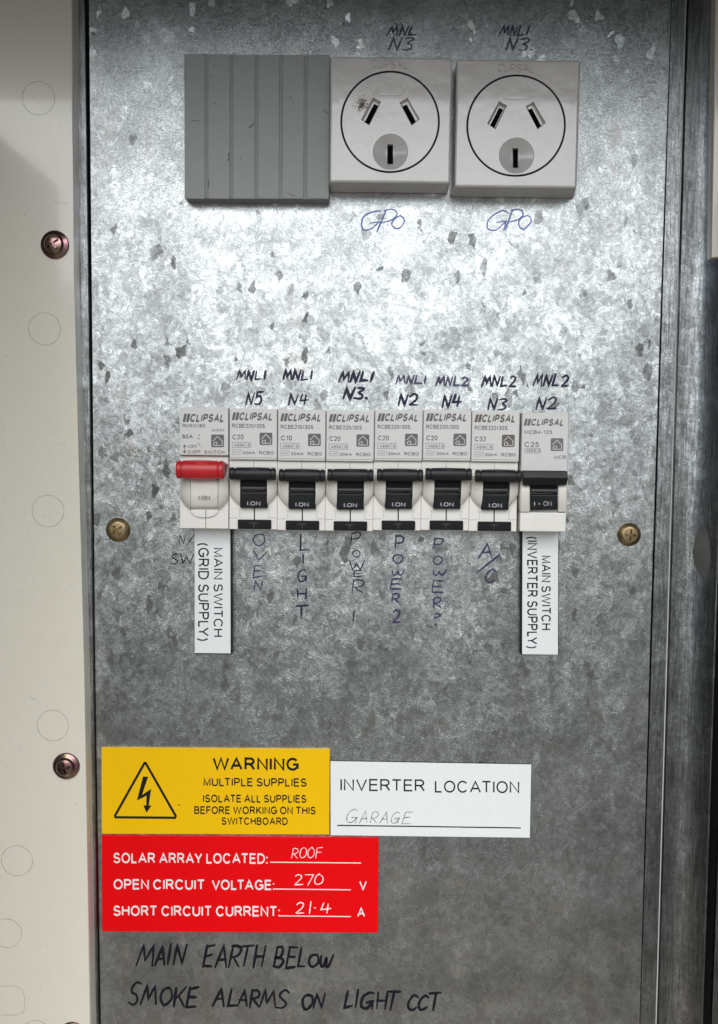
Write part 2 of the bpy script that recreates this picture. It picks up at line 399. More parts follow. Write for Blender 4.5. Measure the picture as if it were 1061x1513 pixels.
def galv(name, base=(.44, .462, .465), spangle=4.6, tilt=.037, rmin=.12, rmax=.24, patches=True, stain=False):
    s = NT(name); p = s.mm()
    wob = s.noise(p, .35, 3, .55, out=1)
    pw = s.vm('ADD', p, s.vm('SCALE', s.vm('SUBTRACT', wob, (.5, .5, .5)), scale=3.2))
    fine = s.noise(p, 1.3, 3, .6, out=1)
    pw2 = s.vm('ADD', pw, s.vm('SCALE', s.vm('SUBTRACT', fine, (.5, .5, .5)), scale=2.2))
    def layer(size, st):
        v = s.n('ShaderNodeTexVoronoi', ins={'Vector': pw2, 'Scale': 1/size})
        col = v.outputs['Color']; pos = v.outputs['Position']
        sep = s.n('ShaderNodeSeparateColor', ins={0: col})
        loc = s.vm('SUBTRACT', pw2, s.vm('SCALE', pos, scale=1.0))
        rot = s.n('ShaderNodeVectorRotate', rotation_type='AXIS_ANGLE', ins={'Vector': loc, 'Axis': (0, 1, 0), 'Angle': s.math('MULTIPLY', sep.outputs[0], 6.283)})
        q = s.vm('MULTIPLY', rot.outputs[0], (st*2.0, 1.3, .5))
        q = s.vm('ADD', q, s.vm('SCALE', col, scale=37))
        return col, sep, s.noise(q, 1.0, 4, .65)
    c1, s1, f1 = layer(spangle, 1.9)
    c2, s2, f2 = layer(spangle*.33, 2.6)
    big = s.noise(p, .045, 3, .5)
    geo = s.n('ShaderNodeNewGeometry')
    t = s.vm('SCALE', s.vm('SUBTRACT', c1, (.5, .5, .5)), scale=tilt)
    t = s.vm('ADD', t, s.vm('SCALE', s.vm('SUBTRACT', c2, (.5, .5, .5)), scale=tilt*1.1))
    mic = s.noise(p, 1.6, 4, .75, out=1, dist=.6)
    t = s.vm('ADD', t, s.vm('SCALE', s.vm('SUBTRACT', mic, (.5, .5, .5)), scale=tilt*3.2))
    if patches:
        v3 = s.n('ShaderNodeTexVoronoi', ins={'Vector': s.vm('ADD', s.vm('MULTIPLY', pw, (1.5, 1, .85)), (13, 5, 71)), 'Scale': 1/3.8})
        k3 = s.n('ShaderNodeSeparateColor', ins={0: v3.outputs['Color']})
        clus = s.ramp(s.noise(p, .035, 2, .5), .38, .62, .03, -.05)
        msk = s.math('GREATER_THAN', s.math('SUBTRACT', k3.outputs[0], clus), .972)
        t = s.vm('ADD', t, s.vm('SCALE', (0, 0, -1), scale=s.math('MULTIPLY', msk, s.ramp(k3.outputs[2], 0, 1, .07, .17))))
    nrm = s.vm('NORMALIZE', s.vm('ADD', geo.outputs['Normal'], t))
    bump = s.n('ShaderNodeBump', ins={'Strength': 1.0, 'Distance': .000068, 'Height': s.math('ADD', f1, s.math('MULTIPLY', f2, .8)), 'Normal': nrm})
    s.l(bump.outputs[0], s.b.inputs['Normal'])
    k = s.ramp(s1.outputs[2], 0, 1, .91, 1.10)
    k = s.math('MULTIPLY', k, s.ramp(s2.outputs[2], 0, 1, .89, 1.12))
    k = s.math('MULTIPLY', k, s.ramp(f1, .38, .62, .87, 1.14))
    k = s.math('MULTIPLY', k, s.ramp(f2, .40, .60, .84, 1.16))
    k = s.math('MULTIPLY', k, s.ramp(big, .34, .66, 1.18, .80))
    gr = s.noise(p, 3.2, 4, .75)
    k = s.math('MULTIPLY', k, s.ramp(gr, .45, .70, 1.08, .66))
    if patches:
        pale = s.math('MULTIPLY', s.math('GREATER_THAN', k3.outputs[1], .94), s.ramp(f2, .4, .6, .0, .3))
        k = s.math('ADD', k, pale)
    else:
        k = s.math('MULTIPLY', k, s.ramp(s.noise(s.vm('MULTIPLY', p, (1, 1, .06)), 1.2, 3, .7), .35, .65, 1.25, .7))
    kc = s.n('ShaderNodeCombineXYZ', ins={0: k, 1: k, 2: k})
    col = s.vm('MULTIPLY', kc.outputs[0], base)
    if stain:
        sv = s.noise(s.vm('MULTIPLY', p, (1, 1, .35)), .09, 4, .6)
        col = s.mix(s.ramp(sv, .6, .78, 0, .4), col, (.30, .21, .15))
    s.l(col, s.b.inputs['Base Color'])
    s.l(s.ramp(s.math('ADD', s1.outputs[1], s.math('MULTIPLY', gr, .6)), 0, 1.6, rmin, rmax), s.b.inputs['Roughness'])
    s.b.inputs['Metallic'].default_value = 1
    return s.m
def plastic(name, col, rough=.4, dirt=.0, dirtcol=(.25, .2, .14), bump=.03, spec=.5, bscale=1.2, var=.06, coat=0):
    s = NT(name); p = s.mm()
    n1 = s.noise(p, .12, 4, .6); n2 = s.noise(p, 1.5, 4, .65)
    c = s.mix(s.ramp(n1, .3, .7), tuple(x*(1-var) for x in col), tuple(min(1, x*(1+var)) for x in col))
    if dirt:
        sp = s.noise(p, .9, 5, .75, dist=1.0)
        c = s.mix(s.ramp(s.math('MULTIPLY', sp, s.ramp(n1, .2, .75, .7, 1.25)), .62, .82, 0, dirt), c, dirtcol)
        v = s.n('ShaderNodeTexVoronoi', ins={'Vector': p, 'Scale': .16})
        c = s.mix(s.math('MULTIPLY', s.math('LESS_THAN', v.outputs['Distance'], .035), dirt), c, tuple(x*.4 for x in dirtcol))
    s.l(c, s.b.inputs['Base Color'])
    s.l(s.ramp(n2, .3, .75, max(.03, rough-.08), rough+.1), s.b.inputs['Roughness'])
    b = s.n('ShaderNodeBump', ins={'Strength': bump, 'Distance': .0003, 'Height': s.noise(p, bscale, 3, .55)})
    s.l(b.outputs[0], s.b.inputs['Normal'])
    s.b.inputs['Specular IOR Level'].default_value = spec
    if coat: s.b.inputs['Coat Weight'].default_value = coat; s.b.inputs['Coat Roughness'].default_value = .06
    return s.m
def ink(name, col, alpha=.95, wear=.4, rough=.35, wscale=1.6):
    s = NT(name); p = s.mm()
    n = s.noise(p, wscale, 4, .7); n2 = s.noise(p, .25, 2, .5)
    s.l(s.mix(n2, col, tuple(x*1.7+.004 for x in col)), s.b.inputs['Base Color'])
    a = s.math('MULTIPLY', s.ramp(n, .36, .56, 1-wear, 1), alpha, clamp=True)
    s.l(a, s.b.inputs['Alpha']); s.b.inputs['Roughness'].default_value = rough; s.b.inputs['Specular IOR Level'].default_value = .2
    return s.m
def metal(name, col, col2, rough=.3, scale=.5):
    s = NT(name); p = s.mm(); n = s.noise(p, scale, 4, .6)
    s.l(s.mix(s.ramp(n, .35, .65), col, col2), s.b.inputs['Base Color'])
    s.l(s.ramp(s.noise(p, 2.5, 3, .6), .3, .7, rough*.7, rough*1.4), s.b.inputs['Roughness'])
    s.b.inputs['Metallic'].default_value = 1
    b = s.n('ShaderNodeBump', ins={'Strength': .12, 'Distance': .0002, 'Height': s.noise(p, 2.2, 3, .6)}); s.l(b.outputs[0], s.b.inputs['Normal'])
    return s.m

M = dict(
 galv=galv('galvanised_sheet', stain=True),
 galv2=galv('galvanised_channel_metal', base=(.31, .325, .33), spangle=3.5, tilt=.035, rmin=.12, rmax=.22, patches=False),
 cream=plastic('cream_paint', (.73, .695, .595), .2, dirt=.55, dirtcol=(.3, .26, .2), bump=.05, bscale=.7, coat=.6, var=.02),
 creamline=ink('knockout_line', (.26, .23, .18), .5, .65, .5, .5),
 gray=plastic('grey_blank_plastic', (.32, .33, .327), .42, dirt=.5, dirtcol=(.13, .11, .09), var=.04),
 graydark=plastic('grey_groove_plastic', (.27, .285, .29), .5),
 socket=plastic('socket_plastic', (.63, .605, .585), .22, coat=.8, dirt=.45, dirtcol=(.3, .26, .22), bump=1.0, bscale=.12, var=.04),
 dish=plastic('socket_dish_plastic', (.55, .535, .52), .16),
 emboss=plastic('socket_emboss', (.52, .49, .465), .35),
 black_hole=plastic('slot_dark', (.006, .005, .005), .8, spec=.03),
 white=plastic('breaker_plastic', (.77, .755, .71), .38, dirt=.3, var=.03),
 face=plastic('breaker_face_plastic', (.67, .67, .65), .42, dirt=.22, var=.03),
 seam=plastic('seam_dark', (.10, .09, .085), .8, spec=.05),
 groove=plastic('socket_groove_dirt', (.03, .024, .026), .8, spec=.05),
 black=plastic('black_plastic', (.012, .013, .015), .40, bump=.06, var=.2, spec=.32),
 black2=plastic('black_toggle_plastic', (.008, .009, .010), .5, bump=.06, var=.2, spec=.18),
 dgrey=plastic('toggle_facet_plastic', (.05, .053, .056), .5, var=.15),
 red=plastic('red_plastic', (.50, .014, .020), .33, bump=.05, var=.08),
 cheek=plastic('breaker_cheek_plastic', (.68, .66, .6), .35, dirt=.25, dirtcol=(.35, .26, .14)),
 toggle_white=plastic('white_toggle_plastic', (.74, .72, .67), .3),
 print_grey=plastic('grey_print', (.15, .147, .15), .5, spec=.2),
 print_brown=plastic('brownish_print', (.15, .125, .118), .5, spec=.2),
 print_soft=plastic('soft_grey_print', (.15, .15, .15), .5),
 print_light=plastic('pale_grey_print', (.24, .24, .24), .5),
 print_white=plastic('white_print', (.75, .75, .75), .5),
 print_dim=plastic('dim_print', (.42, .43, .44), .5),
 sign_white=plastic('white_sign_plastic', (.76, .79, .79), .3, dirt=.22, var=.012, bump=.02),
 sign_yellow=plastic('yellow_sign_plastic', (.82, .49, .001), .36, spec=.22, dirt=.2, dirtcol=(.3, .2, .05), var=.015, bump=.02),
 sign_red=plastic('red_sign_plastic', (.74, .0006, .003), .36, spec=.18, dirt=.08, dirtcol=(.4, .05, .05), var=.02, bump=.02),
 sign_black=plastic('black_engraving', (.010, .010, .012), .5, spec=.2),
 hood=plastic('dark_hood_paint', (.035, .035, .033), .6),
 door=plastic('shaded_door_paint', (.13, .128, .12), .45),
 dark=plastic('dark_interior', (.02, .02, .02), .8),
 brass=metal('yellow_zinc', (.40, .30, .15), (.27, .21, .13), .36, .9),
 bronze=metal('dark_passivated_zinc', (.30, .25, .17), (.34, .16, .19), .2, .28),
 marker=ink('violet_black_marker', (.014, .008, .036), .97, .3),
 marker_black=ink('black_marker', (.006, .005, .009), .98, .22),
 marker_faint=ink('faded_violet_marker', (.034, .022, .085), .9, .62),
 marker_grey=ink('worn_grey_marker', (.02, .016, .03), .8, .6),
 marker_blue=ink('pale_blue_marker', (.10, .14, .5), .8, .5),
 pencil=ink('grey_pen', (.06, .06, .075), .8, .8),
 scratch=ink('white_scratch', (.8, .72, .72), .85, .4),
 scuff=ink('brown_scuff', (.09, .075, .06), .75, .6),
 scorch=ink('brown_scorch', (.17, .13, .09), .7, .9, wscale=1.1),
)

# ------------------------------------------------------------------ setting
bm = bmesh.new()
v = [bm.verts.new(c) for c in ((-60, .4, -1.25), (60, .4, -1.25), (60, -120, -1.25), (-60, -120, -1.25))]
bm.faces.new(v)
g_ = NT('concrete_ground'); gp = g_.n('ShaderNodeTexCoord').outputs['Object']
g_.l(g_.mix(g_.noise(gp, 3, 6, .6), (.105, .102, .094), (.16, .153, .14)), g_.b.inputs['Base Color']); g_.b.inputs['Roughness'].default_value = .9
ground = obj('ground', bm, g_.m); ground['kind'] = 'structure'

bm = bmesh.new()
v = [bm.verts.new(c) for c in ((-4, .4, -1.24), (4, .4, -1.24), (4, -1.45, -1.24), (-4, -1.45, -1.24))]
bm.faces.new(v)
g_ = NT('warm_reflector_tint'); gp = g_.n('ShaderNodeTexCoord').outputs['Object']
g_.l(g_.mix(g_.noise(gp, 4, 6, .6), (.20, .165, .125), (.27, .225, .17)), g_.b.inputs['Base Color']); g_.b.inputs['Roughness'].default_value = .9
warm_reflector = obj('warm_reflector', bm, g_.m); warm_reflector['kind'] = 'structure'  # unseen strip added to give the panel's lower reflection a warm tint

# ------------------------------------------------------------------ the cabinet
box_root = thing('meter_box', P(530, 1700, 0), 'cream painted meter box with open door, galvanised channel and round knockouts around the panel', 'meter box')
FL = 9.0
bm = bmesh.new()
bnd = [(106, -80), (109, 400), (124.5, 1000), (135, 1600)]
prism(bm, [(-120, -80)]+bnd+[(-120, 1600)], 0.5, FL, bev=.8, seg=3)
flange = obj('painted_flange', bm, M['cream'], box_root)
for (x, y, r) in ((57, 145, 24), (66, 486, 23.5), (71, 755, 23.5), (78, 1072, 23), (25, 1272, 23), (10, 1379, 22), (53, 1530, 23)):
    bm = bmesh.new(); ring(bm, x, y, r, .9, FL+.03)
    flat('knockout', bm, M['creamline'], flange)
bm = bmesh.new()
line_bm(bm, [(-20, 1457), (20, 1457), (30, 1460), (35, 1467), (36.5, 1478), (36.5, 1490), (34, 1497), (24, 1500), (-20, 1500)], .7, FL+.03)
flat('knockout', bm, M['creamline'], flange)
# small scuffs in the paint
for (x, y, a, l) in ((8, 524, .4, 5), (78, 298, .1, 22), (30, 870, .9, 10), (110, 1185, .7, 7), (105, 28, .6, 4), (45, 1030, .5, 9)):
    bm = bmesh.new()
    line_bm(bm, [(x, y), (x+l*.5*math.cos(a), y+l*.5*math.sin(a)+.7), (x+l*math.cos(a), y+l*math.sin(a))], .6, FL+.03)
    flat('scuff', bm, M['creamline'], flange)
# hood above and open door at the left, both out of frame
bm = bmesh.new(); wbox(bm, (-.24, -.222, .200), (.24, .06, .207), .8); obj('hood', bm, M['hood'], box_root)
bm = bmesh.new(); wbox(bm, (-.188, -.22, -.34), (-.181, -FL*MM, .150), .8); obj('door', bm, M['door'], box_root)
bm = bmesh.new(); wbox(bm, (.190, -.16, -.34), (.197, .06, .200), .8); obj('added_side_wall', bm, M['door'], box_root)  # unseen wall added to darken reflections in the right-hand metal
bm = bmesh.new(); wbox(bm, (-.24, .045, -.36), (.19, .060, .200)); obj('back_plate', bm, M['dark'], box_root)
bm = bmesh.new(); wbox(bm, (-.18, -.02, -.36), (.19, .045, -.345)); obj('bottom_plate', bm, M['dark'], box_root)

def strip(name, rows, mat, parent, smooth=28):
    """vertical profile: list of (x_top, x_bottom, h); top y=-80, bottom y=1600 (pixels given at y=0 and y=1513)"""
    bm = bmesh.new(); A = []
    for (xt, xb, h) in rows:
        k = (xb-xt)/1513
        A.append([bm.verts.new(P(xt+k*(y), y, h)) for y in (-110, 300, 756, 1200, 1650)])
    for a, b in zip(A, A[1:]):
        for i in range(4): bm.faces.new((a[i], b[i], b[i+1], a[i+1]))
    bmesh.ops.recalc_face_normals(bm, faces=bm.faces)
    sgn = sum(f.normal.y*f.calc_area() for f in bm.faces)
    if sgn > 0: bmesh.ops.reverse_faces(bm, faces=bm.faces)
    me = bpy.data.meshes.new(name); bm.to_mesh(me); bm.free()
    return weight(link(name, me, mat, parent, smooth))
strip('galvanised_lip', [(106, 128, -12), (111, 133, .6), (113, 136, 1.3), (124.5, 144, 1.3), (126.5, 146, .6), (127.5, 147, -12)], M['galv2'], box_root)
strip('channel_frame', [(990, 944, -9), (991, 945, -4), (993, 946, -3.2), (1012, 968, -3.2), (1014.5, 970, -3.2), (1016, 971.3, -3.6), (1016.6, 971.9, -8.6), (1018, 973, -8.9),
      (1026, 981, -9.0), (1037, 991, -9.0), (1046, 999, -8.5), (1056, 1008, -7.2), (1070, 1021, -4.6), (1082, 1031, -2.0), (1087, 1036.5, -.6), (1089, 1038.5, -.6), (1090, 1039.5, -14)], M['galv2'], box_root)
strip('ridge_highlight', [(1012.6, 968.4, -3.3), (1013.0, 968.8, -2.9), (1014.2, 969.9, -2.9), (1014.6, 970.3, -3.3)], plastic('ridge_highlight_paint', (.55, .55, .53), .4, spec=.8), box_root)  # pale strip paints in the highlight along the channel ridge
bm = bmesh.new(); prism(bm, [(1059, -80), (1110, -80), (1110, 376), (1051.5, 381)], 2, 6.5, bev=.5); obj('latch_plate', bm, M['cream'], box_root)
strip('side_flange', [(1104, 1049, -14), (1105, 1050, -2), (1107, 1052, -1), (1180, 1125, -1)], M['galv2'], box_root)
def channel_h(x, y):
    k = 47/1513*y; pr = [(1018, -8.9), (1037, -9.0), (1046, -8.5), (1056, -7.2), (1070, -4.6), (1082, -2.0), (1087, -.6)]
    for (xa, ha), (xb, hb) in zip(pr, pr[1:]):
        if x+k <= xb: return ha+(hb-ha)*(x+k-xa)/(xb-xa)
    return -.6
bm = bmesh.new()
pl = [(1040, 773), (1048, 790), (1054, 812), (1055, 838), (1052, 852), (1040, 855), (1032, 848), (1025, 832), (1023, 815), (1027, 796), (1034, 780)]
f_ = [bm.verts.new(P(x, y, channel_h(x, y)+.25)) for x, y in pl]; m_ = bm.verts.new(P(1040, 818, channel_h(1040, 818)+.5)); b_ = [bm.verts.new(P(x, y, channel_h(x, y)-.5)) for x, y in pl]
for i in range(len(pl)):
    j = (i+1) % len(pl); bm.faces.new((f_[i], f_[j], m_)); bm.faces.new((f_[i], b_[i], b_[j], f_[j]))
bm.faces.new(b_[::-1])
obj('grey_plug', bm, plastic('dull_grey_plug', (.065, .065, .06), .6, var=.35, bump=.4, bscale=.6), box_root)

# ------------------------------------------------------------------ mounting panel
panel = thing('switchboard_panel', P(530, 1650, 0), 'galvanised sheet metal switchboard panel with dark marker handwriting', 'metal panel')
bm = bmesh.new()
pts = [(130.5, -110), (990+3, -110), (992, 0), (978, 400), (962, 900), (945, 1513), (942, 1650), (151, 1650), (149, 1513), (141, 1000), (136.5, 500), (131.5, 0)]
prism(bm, pts, -8, 0, bev=1.3, seg=4)
obj('sheet', bm, M['galv'], panel)
H0 = .03
def mark(fn, mat, label):
    bm = bmesh.new(); fn(bm); o = flat('handwriting', bm, M[mat], panel); o['label'] = label
def marks(lst, mat, wd, label, slant=.15, gap=.2):
    wd *= .88
    bm = bmesh.new()
    for (t, x0, y0, x1, y1) in lst: run(bm, t, x0, y0, x1, y1, wd, H0, slant, gap=gap)
    o = flat('handwriting', bm, M[mat], panel); o['label'] = label
marks([('MNL', 574, 38, 617, 52), ('N3', 577, 56, 611, 74)], 'marker_faint', 3.0, 'faded MNL N3 in marker above the left power outlet', .3)
marks([('MNL1', 740, 37, 783, 52), ('N3.', 749, 56, 792, 73)], 'marker_faint', 3.0, 'faded MNL1 N3 in marker above the right power outlet', .3)
marks([('MNL1', 351, 548, 394, 561), ('N5', 364, 580, 388, 598)], 'marker', 3.6, 'dark violet MNL1 N5 above the first breaker')
marks([('MNL1', 419, 547, 463, 561), ('N4', 427, 582, 456, 598)], 'marker', 3.4, 'dark violet MNL1 N4 above the second breaker')
marks([('MNL1', 502, 550, 553, 564), ('N3.', 509, 573, 547, 589)], 'marker', 4.2, 'bold dark MNL1 N3 above the third breaker', .28)
marks([('MNL1', 586, 555, 631, 567)], 'marker_faint', 3.6, 'faded MNL1 in violet marker')
marks([('N2', 589, 583, 618, 599)], 'marker', 4.0, 'dark N2 in marker')
marks([('MNL2', 645, 557, 692, 570)], 'marker_faint', 3.6, 'faded MNL2 in violet marker')
marks([('N4', 654, 583, 682, 601)], 'marker', 4.0, 'dark N4 in marker')
marks([('MNL2', 713, 556, 763, 571), ('N3', 722, 589, 749, 605)], 'marker', 3.5, 'violet MNL2 N3 in marker')
marks([('MNL2', 789, 554, 841, 571), ('N2', 793, 588, 823, 604)], 'marker', 3.5, 'violet MNL2 N2 above the last breaker', .22)
for dx, lab in ((0, 'pale blue GPO under the left power outlet'), (187, 'pale blue GPO under the right power outlet')):
    mark(lambda bm: word(bm, [('G', 533+dx, 311, 563+dx, 340), ('P', 562+dx, 310, 585+dx, 341), ('O', 579+dx, 319, 598+dx, 338)], 2.2, H0, .3), 'marker_blue', lab)
mark(lambda bm: word(bm, [('O', 374, 789, 392, 806), ('V', 375, 814, 394, 828), ('E', 374, 836, 388, 853), ('N', 375, 859, 388, 871)], 2.0, H0, .02), 'marker_faint', 'OVEN written downward in violet marker')
mark(lambda bm: word(bm, [('L', 442, 790, 458, 813), ('I', 444, 819, 452, 832), ('G', 440, 841, 453, 860), ('H', 439, 870, 454, 884), ('T', 437, 895, 456, 915)], 2.5, H0, .02), 'marker', 'LIGHT written downward in dark violet marker')
mark(lambda bm: word(bm, [('P', 518, 787, 534, 804), ('O', 521, 813, 532, 823), ('W', 516, 828, 539, 842), ('E', 522, 843, 535, 852), ('R', 520, 856, 538, 877), ('1', 520, 902, 526, 918)], 2.1, H0, .08), 'marker_grey', 'worn POWER 1 written downward')
mark(lambda bm: word(bm, [('P', 583, 791, 597, 811), ('O', 581, 819, 595, 832), ('w', 579, 841, 597, 850), ('E', 577, 855, 594, 871), ('R', 579, 877, 591, 891), ('2', 580, 902, 592, 920)], 2.6, H0, .05), 'marker_faint', 'POWER 2 written downward in violet marker')
mark(lambda bm: word(bm, [('P', 640, 795, 655, 812), ('O', 641, 822, 654, 834), ('w', 640, 842, 659, 850), ('E', 638, 858, 655, 876), ('R', 640, 883, 653, 898), (')', 641, 906, 651, 914), ('.', 640, 912, 648, 924)], 2.4, H0, .05), 'marker_faint', 'faded POWER written downward with a worn last digit')
mark(lambda bm: word(bm, [('A', 709, 804, 728, 824), ('/', 706, 820, 736, 846), ('C', 717, 842, 732, 860)], 2.8, H0, .1), 'marker_faint', 'A/C written in violet marker')
mark(lambda bm: word(bm, [('N', 264, 791, 275, 803), ('/', 276, 789, 287, 806), ('S', 252, 818, 265, 833), ('W', 266, 818, 286, 832)], 1.8, H0, .1), 'marker_grey', 'worn N/SW mark beside the grid supply plate')
A1, A2 = 1395, 1428
mark(lambda bm: word(bm, [('M', 204, A1, 229, A2), ('A', 231, 1397, 246, 1427), ('I', 246, 1396, 254, 1425), ('N', 258, 1395, 275, 1424),
     ('E', 302, 1397, 316, 1428), ('A', 320, 1398, 337, 1429), ('R', 340, 1397, 356, 1428), ('T', 353, 1396, 374, 1429), ('H', 376, 1397, 391, 1429),
     ('B', 406, 1399, 421, 1429), ('E', 424, 1399, 439, 1430), ('L', 441, 1400, 454, 1430), ('O', 456, 1411, 471, 1429), ('w', 473, 1411, 491, 1429)], 3.6, H0, .16), 'marker_black', 'dark MAIN EARTH BELOW in handwriting')
mark(lambda bm: word(bm, [('S', 191, 1452, 207, 1485), ('M', 210, 1457, 232, 1484), ('O', 237, 1460, 255, 1484), ('K', 258, 1459, 275, 1487), ('E', 277, 1460, 293, 1489),
     ('A', 316, 1461, 334, 1486), ('L', 338, 1462, 352, 1487), ('A', 352, 1462, 367, 1487), ('R', 370, 1463, 384, 1488), ('M', 385, 1463, 408, 1489), ('S', 410, 1464, 426, 1490),
     ('O', 446, 1470, 463, 1491), ('N', 464, 1468, 480, 1490), ('L', 510, 1464, 522, 1489), ('I', 523, 1464, 531, 1489), ('G', 533, 1466, 552, 1490), ('H', 556, 1466, 573, 1491), ('T', 571, 1465, 589, 1492),
     ('C', 603, 1471, 617, 1492), ('C', 619, 1471, 633, 1492), ('T', 633, 1466, 651, 1493)], 3.6, H0, .14), 'marker_black', 'dark SMOKE ALARMS ON LIGHT CCT in handwriting')

# ------------------------------------------------------------------ screws
def phillips(o, c, top, rmm, ang):
    bm = bmesh.new()
    for k in (0, 1):
        a = ang+k*math.pi/2
        b2 = bmesh.new(); wbox(b2, (-rmm*.78*MM, -(top+1)*MM, -rmm*.13*MM), (rmm*.78*MM, -(top-1.1)*MM, rmm*.13*MM))
        for vv in b2.verts:
            vv.co = Matrix.Rotation(-a, 3, 'Y') @ vv.co
            k2 = 1.0 if vv.co.y < -top*MM else .5
            vv.co.x *= k2; vv.co.z *= k2
            vv.co += Vector((c.x, 0, c.z))
        me = bpy.data.meshes.new('tmp'); b2.to_mesh(me); b2.free()
        bmk = bmesh.new(); bmk.from_mesh(me); bpy.data.meshes.remove(me)
        cut(o, bmk)
    bm.free()
def screw(x, y, rpx, base, mat, ang, label, kind):
    s = px(x, y, base+1); r = rpx*s/MM; c = P(x, y, base+1)
    root = thing('screw', Vector((c.x, -base*MM, c.z)), label, 'screw', 'cross-head screws in the box')
    bm = bmesh.new()
    if kind == 'washer':
        prof = [(r, base-.2), (r, base+.35), (r*.95, base+.7), (r*.72, base+1.15), (r*.68, base+1.25), (r*.655, base+2.0), (r*.58, base+2.45), (r*.4, base+2.75), (0, base+2.9)]; top = base+2.9
    else:
        prof = [(r, base-.2), (r, base+.5), (r*.9, base+1.2), (r*.7, base+1.9), (r*.66, base+2.0), (r*.6, base+2.05), (0, base+2.2)]; top = base+2.2
    lathe(bm, c, prof)
    h = obj('head', bm, M[mat], root, 28)
    phillips(h, c, top, r*.8, ang)
screw(80, 361, 21, FL, 'bronze', R(35), 'dark bronze washer-head screw in the cream flange, the upper one', 'washer')
screw(97, 1133, 20, FL, 'bronze', R(12), 'dark bronze washer-head screw in the cream flange left of the yellow warning sign', 'washer')
screw(106, 1531, 20, FL, 'bronze', R(50), 'dark screw at the very bottom of the cream flange, cut by the picture edge', 'washer')
screw(174, 783, 18, 0, 'brass', R(38), 'brass screw in the panel left of the red main switch', 'pan')
screw(930.5, 790, 17.3, 0, 'brass', R(85), 'brass screw in the panel right of the breaker row', 'pan')

# ------------------------------------------------------------------ grey blanking cover
bc = thing('blanking_cover', P(380, 297, 0), 'plain grey ribbed blanking cover left of the two power outlets', 'cover plate')
HB = 7.0
bm = bmesh.new(); box(bm, 272.5, 80.5, 487, 293.7, 0, HB-.4, .2)
obj('base', bm, M['graydark'], bc)
xs = [272.5, 305, 342, 379, 415, 451.5, 487]
for i in range(6):
    bm = bmesh.new(); box(bm, xs[i]+(0 if i == 0 else 2.3), 80.5, xs[i+1]-(0 if i == 5 else 2.3), 293.6, HB-1.2, HB, .28)
    obj('module_blank', bm, M['gray'], bc)

for pts_, wd_ in (([(281, 177), (288, 178.6), (294, 178.2)], .9), ([(368.5, 188), (372, 186), (374.5, 182.5)], 2.0), ([(338, 226), (338.5, 233), (337.5, 237)], 1.8), ([(308, 266), (308.6, 272), (308, 276)], 1.5),
                  ([(316.2, 153), (317.6, 153.6)], 1.8), ([(311, 112), (311.8, 114)], 1.0), ([(306.4, 176), (307, 178)], 1.2), ([(354, 232), (357, 236)], .8), ([(428, 142), (433, 150), (434, 152)], .6), ([(424, 284), (430, 288), (436, 289)], .9), ([(478, 163), (485, 167)], 1.1)):
    bm = bmesh.new(); line_bm(bm, pts_, wd_, HB+.04, wvar=.3); flat('scuff', bm, M['scuff'], bc)

